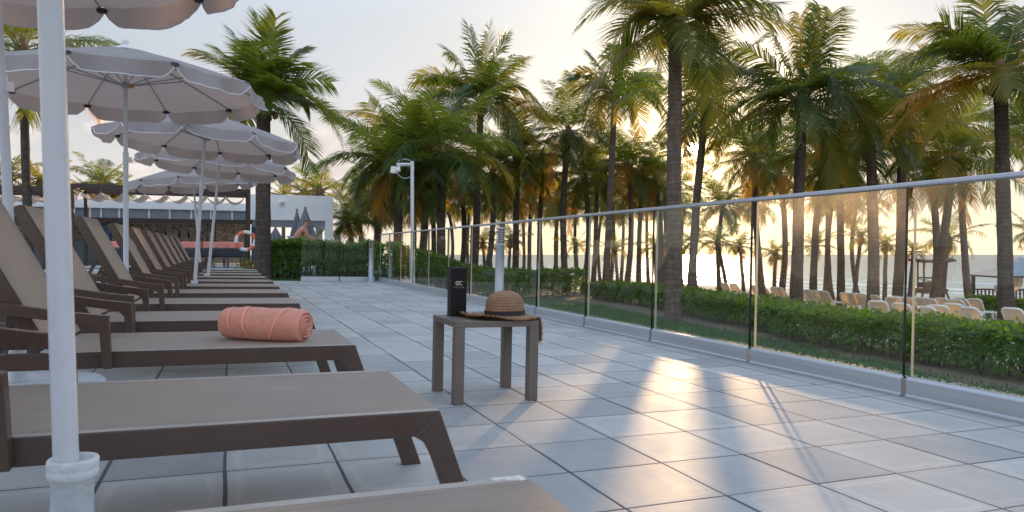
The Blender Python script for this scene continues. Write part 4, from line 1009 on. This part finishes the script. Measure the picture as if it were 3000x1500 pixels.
# paving and pool
def gl(x,y,Y): return atYd(x,y,Y)
struct('pool_paving',MB().box(-40,xr+1,22.6,46,-.3,0),M['paving'],T(0,0,ZG-.02))
struct('pool',MB().box(-9,1.2,23.4,25.4,-.05,.004),M['pool'],T(0,0,ZG-.02))
# dining tables and chairs
def dtable(label,x0,x1,Y):
    a=X_(x0,Y);b=X_(x1,Y); o=thing('dining_table',label,'table',T((a+b)/2,Y,ZG),'dining tables with coral cloths'); w=(b-a)/2
    m=MB()
    for sx in (-1,1):
        for sy in (-1,1): m.box(sx*(w-.08)-.03,sx*(w-.08)+.03,sy*.32-.03,sy*.32+.03,0,.80)
    obj('table_legs',m,M['chairgrey'],o)
    def cl(u,v):
        s_=(u-.5)*2; t_=(v-.5)*2
        x=max(-w,min(w,s_*(w+.28))); y=max(-.4,min(.4,t_*.68))
        dz=max(0,abs(s_*(w+.28))-w)+max(0,abs(t_*.68)-.4)
        return (x*(1+.03*dz),y*(1+.06*dz)+.02*math.sin(s_*14)*dz*3,.83-min(dz,.22))
    m=MB(); m.grid(cl,40,24); obj('tablecloth',m,M['pink'],o)
for l,a,b in (('coral-clothed dining table left, seen between the lounger backrests',255,345),('coral-clothed dining table in the middle of the restaurant row',430,506),('coral-clothed dining table right of the paired parasol poles',512,570),('coral-clothed dining table nearest the lifebuoy',566,612)): dtable(l,a,b,26.3)
def dchair(label,x,Y,wd=.52):
    o=thing('dining_chair',label,'chair',T(X_(x,Y),Y,ZG)@Matrix.Diagonal((1,1,.68,1)),'brown dining chairs at the coral tables')
    for sx in (-1,1):
        for sy in (-1,1): obj('leg',MB().box(sx*(wd/2-.03)-.022,sx*(wd/2-.03)+.022,sy*.22-.022,sy*.22+.022,0,.40),M['chairgrey'],o)
    obj('seat',MB().box(-wd/2,wd/2,-.25,.25,.40,.46),M['chairgrey'],o,bevel=.01)
    m=MB(); m.grid(lambda u,v:((u-.5)*wd,-.24-.10*v+.02*math.sin(PI*u),.47+.45*v),8,6); obj('backrest',m,M['metal'],o,solid=.03)
for l,x in (('brown dining chair at the left coral table',285),('brown dining chair left of the paired parasol poles',470),('brown dining chair just right of the paired parasol poles',520),('brown dining chair second from the right at the coral tables',552),('brown dining chair rightmost, nearest the lifebuoy',593)): dchair(l,x,25.6)
# lifebuoy on its post
Yl=24.4; cx_=X_(618,Yl); cz_=Z_(618,606,Yl); rr=24*S*(Yl*1.05)/FPX
lb=thing('lifebuoy','orange and white lifebuoy ring hanging by the pergola post','lifebuoy',T(cx_,Yl,cz_))
for k in range(8):
    m=MB(); a0=k*PI/4+.2; n_=10 
    seg=[V((rr*.82*math.cos(a0+PI/4*(i/n_)*1.0),0,rr*.82*math.sin(a0+PI/4*(i/n_)))) for i in range(n_+1)]
    m.tube(seg,rr*.17,12,caps=False); obj('ring_segment',m,M['ring'] if k%2==0 else M['whiteplastic'],lb)
o=tag(obj('lifebuoy_post',MB().box(-.04,.04,.1,.16,ZG-cz_,.5).box(-.10,.10,.06,.1,.38,.46),M['dark'],None,T(cx_,Yl,cz_)),'thin dark post carrying the lifebuoy ring','post')
# closed parasols
def closed(label,x,ytop,ybot,Y,hw):
    o=thing('closed_parasol',label,'closed parasol',T(X_(x,Y),Y,ZG),'closed slate parasols before the white building')
    zt=Z_(x,ytop,Y)-ZG; zb=Z_(x,ybot,Y)-ZG; r_=hw*S*Y*1.06/FPX
    obj('pole',MB().tube([(0,0,0),(0,0,zt+.08)],.03,8),M['pole'],o)
    def fn(u,v):
        a=2*PI*u; fold=1+.22*math.sin(a*8)*min(1,v*2); q=r_*(.10+.90*v**.9)*fold
        return (q*math.cos(a),q*math.sin(a),zt-(zt-zb)*v+.03*math.sin(a*8)*v)
    m=MB(); m.grid(fn,96,10); obj('folded_canopy',m,M['parasol'],o)
    obj('finial',MB().lathe([(.03,zt),(.05,zt+.05),(0,zt+.11)],10),M['parasol'],o)
closed('tall closed slate parasol nearest the bather',768,526,618,27.0,26); closed('closed slate parasol just left of the tall one',747,531,618,28.4,17); closed('small closed slate parasol right of the broad palm trunk',693,572,612,27.5,17)
# bather
def person_bather():
    Y=24.6; px=X_(757,Y); sc=1.0
    o=thing('person','shirtless man in dark shorts bending forward behind the hedge by the closed parasols','person',T(px,Y,ZG-.1)@Matrix.Rotation(.15,4,'Z'))
    # facing +x (right), stooping; one vertex per joint
    J={'pel':(-.16,0,.93),'wai':(-.15,0,1.06),'che':(-.02,0,1.27),'nec':(.11,0,1.42),'hb':(.17,0,1.49),'hd':(.215,0,1.575),'ht':(.225,0,1.65),
       'sl':(.04,.19,1.36),'el':(.20,.24,1.12),'wl':(.40,.16,1.02),'hl':(.48,.13,1.0),'sr':(.04,-.19,1.36),'er':(.20,-.24,1.12),'wr':(.40,-.16,1.02),'hr':(.48,-.13,1.0),
       'pl':(-.15,.10,.88),'kl':(-.08,.12,.50),'al':(-.16,.12,.09),'tl':(.02,.13,.04),'pr':(-.15,-.10,.88),'kr':(-.02,-.12,.50),'ar':(-.10,-.12,.09),'tr':(.08,-.13,.04)}
    rad={'pel':.15,'wai':.14,'che':.165,'nec':.062,'hb':.07,'hd':.10,'ht':.075,'sl':.07,'el':.045,'wl':.032,'hl':.036,'sr':.07,'er':.045,'wr':.032,'hr':.036,'pl':.095,'kl':.062,'al':.042,'tl':.036,'pr':.095,'kr':.062,'ar':.042,'tr':.036}
    E_=[('pel','wai'),('wai','che'),('che','nec'),('nec','hb'),('hb','hd'),('hd','ht'),('che','sl'),('sl','el'),('el','wl'),('wl','hl'),('che','sr'),('sr','er'),('er','wr'),('wr','hr'),('pel','pl'),('pl','kl'),('kl','al'),('al','tl'),('pel','pr'),('pr','kr'),('kr','ar'),('ar','tr')]
    nm=list(J); me=bpy.data.meshes.new('body'); me.from_pydata([J[k] for k in nm],[(nm.index(a),nm.index(b)) for a,b in E_],[]); me.materials.append(M['skin'])
    b=bpy.data.objects.new('body',me); link(b,o)
    sk=b.modifiers.new('skin','SKIN'); lay=me.skin_vertices[0] if len(me.skin_vertices) else None
    if lay is None:
        bpy.context.view_layer.objects.active=b; lay=me.skin_vertices[0]
    for i,k in enumerate(nm): lay.data[i].radius=(rad[k],rad[k]); lay.data[i].use_root=(k=='pel')
    sk.use_smooth_shade=True; ss=b.modifiers.new('s','SUBSURF'); ss.levels=2; ss.render_levels=2
    # hands: thin fingers curled on the sunbed frame
    for sg in (-1,1):
        m=MB(); h=V((.48,sg*.13,1.0))
        for f in range(4): m.tube([h+V((.02,sg*(-.028+.018*f),.0)),h+V((.07-.004*abs(f-1.5),sg*(-.03+.019*f),-.015)),h+V((.085,sg*(-.03+.019*f),-.05))],[.010,.009,.007],6)
        m.tube([h+V((0,-sg*.03,0)),h+V((.035,-sg*.055,-.01)),h+V((.06,-sg*.05,-.03))],[.011,.010,.008],6)
        obj('hand',m,M['skin'],o)
    m=MB(); c=V((.208,0,1.615))
    m.grid(lambda u,v:c+V((.112*math.cos(2*PI*u)*math.sin(v*1.75)-.012,.104*math.sin(2*PI*u)*math.sin(v*1.75),.10*math.cos(v*1.75)+(.0 if math.cos(2*PI*u)<.4 else .02))),18,8); obj('hair',m,M['hair'],o)
    m=MB(); m.lathe([(.008,-.02),(.016,-.01),(.008,.022)],8,0,(.318,0,1.565)); 
    for sg in (-1,1): m.lathe([(0,-.03),(.02,-.01),(.022,.01),(0,.03)],8,0,(.20,sg*.10,1.57))
    obj('nose_and_ears',m,M['skin'],o)
    m=MB(); m.tube([(-.155,0,1.05),(-.16,0,.95),(-.155,0,.86)],[.15,.168,.165],14,caps=True)
    for sg in (-1,1): m.tube([(-.15,sg*.09,.90),(-.10,sg*.12,.62)],[.115,.105],12,caps=False)
    obj('shorts',m,M['shorts'],o)
    return o
person_bather()
# pool-side sunbed rail the bather leans on
def pool_rail():
    Y=24.55; a=X_(724,Y); b=X_(772,Y)
    o=thing('folded_sunbed','grey folded sunbed the bather leans over behind the hedge','sunbed',T(a,Y,ZG))
    obj('frame',MB().tube([(0,-.3,1.0),(b-a,-.3,.84)],.022,8).tube([(0,.3,1.0),(b-a,.3,.84)],.022,8).tube([(0,-.3,1.0),(0,.3,1.0)],.022,8).tube([(b-a,-.3,.84),(b-a,.3,.84)],.022,8),M['alu'],o)
    for x,z in ((.1,.99),(b-a-.1,.85)): obj('leg',MB().tube([(x,-.28,z),(x,-.28,0)],.02,6).tube([(x,.28,z),(x,.28,0)],.02,6),M['alu'],o)
    obj('sling',MB().box(.03,b-a-.03,-.28,.28,.93,.95,0,Matrix.Shear('XZ',4,(0,0)) if False else None),M['chairgrey'],o)
pool_rail()
# red flowering plants by the row end
for l,x,y,Y in (('small red flowering plant before the dining chairs',617,672,21.3),('small red flowering plant left of the two parasol poles',352,655,22.0)):
    o=thing('flowering_plant',l,'plant',T(X_(x,Y),Y,.16)); m=MB();f=MB(); rr_=random.Random(int(x))
    for i in range(26):
        a=rr_.uniform(0,6.28); e=V((math.cos(a)*.28,math.sin(a)*.28,rr_.uniform(.15,.55))); m.tube([(0,0,0),e*.5+V((0,0,.12)),e],.006,4,1,False)
        t=e.orthogonal().normalized()*.03; m.add([e*.6,e*.85+t,e*1.1,e*.85-t],[(0,1,2,3)],0)
        if i%6==0: f.lathe([(0,0),(.05,.03),(.03,.07),(0,.05)],7,0,e)
    obj('foliage',m,[M['hedge'],M['stem']],o); obj('flowers',f,M['flower'],o)
# ================================================================== CAMERA POST
Zp=19.6; pb=GP(1210,Zp); ptop=Pd(1037,406,Zp)
cp=thing('camera_post','white square post with a security camera and cable loop outside the glass','camera post',T(ptop.x,ptop.y,0))
h=ptop.z; zb=-.55
obj('post',MB().box(-.04,.04,-.04,.04,zb,h).box(-.06,.06,-.06,.06,zb,.95),M['pole'],cp,bevel=.008)
A3=CR*1.0; A3.z=0; A3.normalize()
u_=S*Zp/FPX
def q_(dx,dy,dz=0): return A3*(dx*u_)+V((0,0,h+dy*u_))+V((0,0,0))
obj('arm',MB().tube([q_(0,-8),q_(-38,-8)],.045,4,0,True,False),M['pole'],cp)
m=MB(); m.tube([q_(-33,-8),q_(-33,-20)],.035,8); m.tube([q_(-30,-20),q_(-36,-22),q_(-44,-22)],[.05,.075,.08],14); m.tube([q_(-44,-13),q_(-46,-30)],.11,4,0,True,False)
obj('camera_head',m,M['whiteplastic'],cp,bevel=.01)
obj('camera_lens',MB().lathe([(.03,0),(.035,.02),(0,.03)],12,0,q_(-50,-24)),M['screen'],cp)
lp=[]
for i in range(40):
    a=2.2+ i/39*6.0; lp.append(q_(-18+22*math.cos(a)+ (0 if i<36 else 0),-16+25*math.sin(a)+ -i*.1))
obj('cable_loop',MB().tube(lp,.014,6),M['rib'],cp)
obj('bracket',MB().box(-.22,-.06,-.03,.03,h-3.35,h-3.25).lathe([(.05,h-3.45),(.05,h-3.25)],10,0,(-.26,0,0)),M['pole'],cp)
# ================================================================== BEACH
def beach_lounger():
    o=thing('beach_lounger','x','beach lounger',None,'white beach loungers with yellow slings on the sand')
    # local +x = towards the sea; reclined back rises at -x end
    def rframe(x0,z0,x1,z1,w,r):
        d=V((x1-x0,0,z1-z0)); return [V((x0,-w,z0)),V((x0,-w,z0))+d*.82,V((x0,-w*.86,z0))+d*.95,V((x0,-w*.6,z0))+d,V((x0,w*.6,z0))+d,V((x0,w*.86,z0))+d*.95,V((x0,w,z0))+d*.82,V((x0,w,z0))]
    obj('back_frame',MB().tube(rframe(.0,.34,-.46,.98,.32,.04),.042,8),M['whiteplastic'],o)
    m=MB(); m.grid(lambda u,v:(-.02-.43*v,(u-.5)*.56*(1-.12*max(0,v-.8)*5*.5),.37+.59*v),6,8); obj('back_sling',m,M['yellowsling'],o)
    obj('seat_frame',MB().tube([(0,-.32,.34),(1.25,-.32,.30),(1.32,0,.30),(1.25,.32,.30),(0,.32,.34)],.042,8),M['whiteplastic'],o)
    m=MB(); m.grid(lambda u,v:(.02+1.24*v,(u-.5)*.56,.345-.045*v-.02*math.sin(PI*u)),6,8); obj('seat_sling',m,M['yellowsling'],o)
    for x in (.12,1.05):
        for sg in (-1,1): obj('leg',MB().tube([(x,sg*.31,.33),(x+.03,sg*.33,.0)],.03,6),M['whiteplastic'],o)
    return o
chairs=[(2650,925,1),(2676,930,0),(2712,930,1),(2741,935,0),(2772,930,1),(2760,975,2),(2815,938,0),(2838,930,1),(2862,930,1),(2805,965,2),(2745,985,2),(2868,985,2),(2985,985,0),
 (2130,862,0),(2158,866,0),(2222,875,0),(2250,878,1),(2281,882,0),(2300,884,0),(2348,888,1),(2383,894,0),(2405,898,0),(2425,900,1),(2488,908,0),(2508,910,0),(2541,915,1),(2586,922,0),(2625,930,1),(2660,968,2),(2580,955,2)]
chairs.sort(key=lambda c:c[0]); pb_=beach_lounger(); k=0
for i,(px,py,row) in enumerate(chairs):
    p,t=ground_hit(px,py+3); o=pb_ if i==0 else copy_tree(pb_)
    n=i+1; w=ORD[n] if n<=20 else 'twenty-'+ORD[n-20] if n<30 else 'rightmost'
    o['label']=w+' white and yellow beach lounger counted from the left along the sand'
    o.matrix_world=T(p.x,p.y,p.z)@Matrix.Rotation(R.uniform(-.35,.35)+.12,4,'Z')@Matrix.Scale(.63,4)
# lifeguard tower
def tower():
    p,t=ground_hit(2728,903); u=S*t/FPX
    o=thing('lifeguard_tower','weathered wooden lifeguard tower with a roof and splayed legs on the sand','lifeguard tower',T(p.x,p.y,p.z)@Matrix.Rotation(-.6,4,'Z')@Matrix.Diagonal((.62,.62,.72,1)))
    sx=1.02; H_=2.05
    for a in (-1,1):
        for b in (-1,1):
            obj('leg',MB().tube([(a*(sx*.62+.42),b*.95,-.1),(a*sx*.62,b*.62,1.12)],[.075,.065],8),M['wood'],o)
            obj('post',MB().tube([(a*sx*.62,b*.60,1.0),(a*sx*.62,b*.60,2.72)],.06,8),M['wood'],o)
    obj('platform',MB().box(-.78,.78,-.74,.74,1.02,1.14).box(-.74,.74,-.76,.76,.86,1.015),M['wood'],o)
    m=MB()
    for b in (-.63,.63):
        m.tube([(-.63,b,1.75),(.63,b,1.75)],.035,6); m.tube([(-.63,b,1.25),(.63,b,1.7)],.025,6); m.tube([(.63,b,1.25),(-.63,b,1.7)],.025,6)
        m.box(-.6,.6,b-.012,b+.012,1.16,1.48)
    m.tube([(-.63,-.63,1.75),(-.63,.63,1.75)],.035,6); obj('railing',m,M['wood'],o)
    m=MB()
    def rf(u,v): x=(u-.5)*2.3; y=(v-.5)*2.1; return (x,y,2.80-.10*abs(y)-.05*math.sin(PI*u)+.06*abs(u-.5)*2)
    m.grid(rf,10,8); obj('roof',m,M['wood'],o,solid=.09)
    obj('flag',MB().tube([(.63,.66,1.9),(1.1,.66,2.75)],.02,6).add([(1.0,.66,2.55),(1.1,.66,2.75),(.95,.68,2.45),(.88,.66,2.3)],[(0,1,2,3)]) or MB().tube([(.63,.66,1.9),(1.1,.66,2.75)],.02,6),M['red'],o)
    m=MB(); m.lathe([(0,-.2),(.08,-.14),(.09,.1),(.05,.2),(0,.22)],10,0,(.72,.70,1.55)); obj('rescue_buoy',m,M['red'],o)
tower()
# cabana at the right edge
def cabana():
    p,t=ground_hit(2930,905); u=t/FPX
    o=thing('beach_cabana','beach cabana with a blue grey canvas roof and tied cream curtains at the right edge','cabana',T(p.x,p.y,p.z)@Matrix.Rotation(-.55,4,'Z'))
    z=1.02*(905-815)*u; W_=2.9; D_=2.6
    for x in (0,W_):
        for y in (0,D_): obj('post',MB().box(x-.07,x+.07,y-.07,y+.07,0,z),M['dark'],o)
    obj('roof_frame',MB().box(-.35,W_+.35,-.35,-.28,z,z+.08).box(-.35,W_+.35,D_+.28,D_+.35,z,z+.08).box(-.35,-.28,-.28,D_+.28,z,z+.08).box(W_+.28,W_+.35,-.28,D_+.28,z,z+.08),M['dark'],o)
    m=MB(); c=V((W_/2,D_/2,z+.95)); cs=[V((-.33,-.33,z+.07)),V((W_+.33,-.33,z+.07)),V((W_+.33,D_+.33,z+.07)),V((-.33,D_+.33,z+.07))]
    for k in range(4):
        a,b=cs[k],cs[(k+1)%4]; m.grid(lambda u,v:a.lerp(b,u).lerp(c,v)-V((0,0,.16*math.sin(PI*v))),10,8)
    obj('roof',m,M['roofcloth'],o)
    m=MB()
    for x in (0,W_):
        sg=1 if x==0 else -1
        def cu(u,v):
            w=.85*(1-.75*math.exp(-((v-.62)/.22)**2)); xx=x+sg*(.09+u*w*(1 if v<.62 else .55)); return (xx,.02+.05*math.sin(u*22),z-.02-v*(z-.08))
        m.grid(cu,26,16)
    obj('curtains',m,M['curtain'],o)
    m=MB()
    for i in range(16): x=.2+i*.17; m.box(x-.03,x+.03,D_-.03,D_+.03,.1,.72)
    m.box(.08,W_-.08,D_-.05,D_+.05,.72,.80); obj('railing',m,M['wood'],o)
    obj('speaker_box',MB().box(-.2,-.08,-.1,.1,z*.55,z*.75),M['rib'],o)
cabana()
# ================================================================== SKY, SUN, CAMERA
SUND=(ray(2031,434)).normalized()
elev=math.asin(SUND.z); az=math.atan2(SUND.x,SUND.y)     # azimuth clockwise from +Y
sl=bpy.data.lights.new('Sun','SUN'); sl.energy=SUNE=3.9; sl.angle=math.radians(.55); sl.color=(1,.60,.30)
so=bpy.data.objects.new('Sun',sl); COL.objects.link(so); so.rotation_euler=SUND.to_track_quat('Z','Y').to_euler()
W=bpy.data.worlds.new('World'); scene.world=W; W.use_nodes=True; t=W.node_tree; t.nodes.clear()
out=N(t,'ShaderNodeOutputWorld'); bg=N(t,'ShaderNodeBackground')
sky=N(t,'ShaderNodeTexSky'); sky.sky_type='NISHITA'; sky.sun_disc=False; sky.sun_elevation=elev; sky.sun_rotation=az; sky.altitude=0; sky.air_density=1.0; sky.dust_density=2.2; sky.ozone_density=1.6
SKYS=.10
tc=N(t,'ShaderNodeTexCoord'); dirv=tc.outputs['Generated']
def vdot(vec):
    n=t.nodes.new('ShaderNodeVectorMath'); n.operation='DOT_PRODUCT'; t.links.new(dirv,n.inputs[0]); n.inputs[1].default_value=vec; return n.outputs['Value']
sd=vdot(SUND); sep=N(t,'ShaderNodeSeparateXYZ'); L(t,dirv,sep.inputs[0])
ang=mathn(t,'ARCCOSINE',mathn(t,'MINIMUM',sd,1.0))
def expn(a,w): return mathn(t,'POWER',2.71828,mathn(t,'MULTIPLY',a,-1.0/w))
# thin high veil of cloud: bright and white round the sun, pale to the sides, brightened behind the camera
zen=sep.outputs[2]
skyc=N(t,'ShaderNodeVectorMath',operation='SCALE'); L(t,sky.outputs[0],skyc.inputs[0]); skyc.inputs['Scale'].default_value=SKYS
# blue overhead and behind, brightened out of view to lift shaded faces; whitened by a thin veil of cloud low down and round the sun
back=ramp(t,mathn(t,'MULTIPLY',ang,.318),[(.36,(0,0,0)),(.60,(1,1,1))])  # sky behind the camera brightened to fill faces turned its way
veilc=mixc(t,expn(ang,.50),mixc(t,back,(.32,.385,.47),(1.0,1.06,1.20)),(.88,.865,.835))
mp=N(t,'ShaderNodeMapping'); mp.inputs['Scale'].default_value=(2.2,2.2,7.0); L(t,dirv,mp.inputs[0])
cn=noisen(t,1.3,5,.55,mp.outputs[0],.4)
blue=mixc(t,.80,skyc.outputs[0],(.80,1.04,1.40))
lowf=ramp(t,zen,[(.30,(1,1,1)),(.62,(.12,.12,.12))])
vw=mathn(t,'MULTIPLY',lowf,mathn(t,'ADD',.78,mathn(t,'MULTIPLY',cn,.30)))
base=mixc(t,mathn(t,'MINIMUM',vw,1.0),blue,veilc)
# low band of warm haze and cumulus near the horizon
hz=expn(mathn(t,'ABSOLUTE',sep.outputs[2]),.10)
base=mixc(t,mathn(t,'MULTIPLY',hz,.85),base,mixc(t,expn(ang,.6),(1.02,.94,.86),(1.75,1.18,.50)))
mp2=N(t,'ShaderNodeMapping'); mp2.inputs['Scale'].default_value=(5.5,5.5,9.0); mp2.inputs['Location'].default_value=(.35,.1,.0); L(t,dirv,mp2.inputs[0])
cu=noisen(t,1.25,7,.55,mp2.outputs[0],.15)
hmask=ramp(t,sep.outputs[2],[(.0,(1,1,1)),(.10,(.85,.85,.85)),(.19,(.22,.22,.22)),(.26,(0,0,0))])
cth=mathn(t,'ADD',mathn(t,'MULTIPLY',hmask,.28),cu)
cmask=ramp(t,cth,[(.69,(0,0,0)),(.74,(1,1,1))])
cshade=ramp(t,noisen(t,2.6,5,.6,mp2.outputs[0]),[(.35,(.60,.53,.53)),(.62,(.88,.80,.75))])
clr=ramp(t,mathn(t,'MULTIPLY',ang,.318),[(.125,(0,0,0)),(.165,(1,1,1))])
base=mixc(t,mathn(t,'MULTIPLY',mathn(t,'MULTIPLY',cmask,clr),.75),base,cshade)
# aureole and the disc itself
def addc(a,col,fac):
    v=N(t,'ShaderNodeVectorMath',operation='SCALE'); v.inputs[0].default_value=col; L(t,fac,v.inputs['Scale'])
    w=N(t,'ShaderNodeVectorMath',operation='ADD'); L(t,a,w.inputs[0]); L(t,v.outputs[0],w.inputs[1]); return w.outputs[0]
base=addc(base,(1.0,.66,.24),mathn(t,'MULTIPLY',expn(ang,.14),.85))
base=addc(base,(1.0,.68,.28),mathn(t,'MULTIPLY',expn(ang,.055),2.6))
base=addc(base,(1.0,.82,.55),mathn(t,'MULTIPLY',mathn(t,'LESS_THAN',ang,.0075),60.0))
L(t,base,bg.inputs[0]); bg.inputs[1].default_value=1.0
L(t,bg.outputs[0],out.inputs[0])
W.cycles.sampling_method='MANUAL'; W.cycles.sample_map_resolution=2048
cam=bpy.data.cameras.new('Camera'); co=bpy.data.objects.new('Camera',cam); COL.objects.link(co); scene.camera=co
cam.sensor_width=36; cam.lens=FPX/3000*36; cam.clip_start=.05; cam.clip_end=9000
mw=Matrix((CR,CU,-CF)).transposed().to_4x4(); mw.translation=CAMP; co.matrix_world=mw
cam.dof.use_dof=True; cam.dof.focus_distance=4.1; cam.dof.aperture_fstop=7.1
scene.view_settings.view_transform='Standard'; scene.view_settings.look='None'; scene.view_settings.exposure=.24; scene.view_settings.gamma=1
scene.cycles.max_bounces=10; scene.cycles.transparent_max_bounces=24; scene.cycles.diffuse_bounces=4; scene.cycles.glossy_bounces=4; scene.cycles.transmission_bounces=6
scene.cycles.sample_clamp_indirect=6; scene.cycles.caustics_reflective=False; scene.cycles.caustics_refractive=False
scene.cycles.use_denoising=True
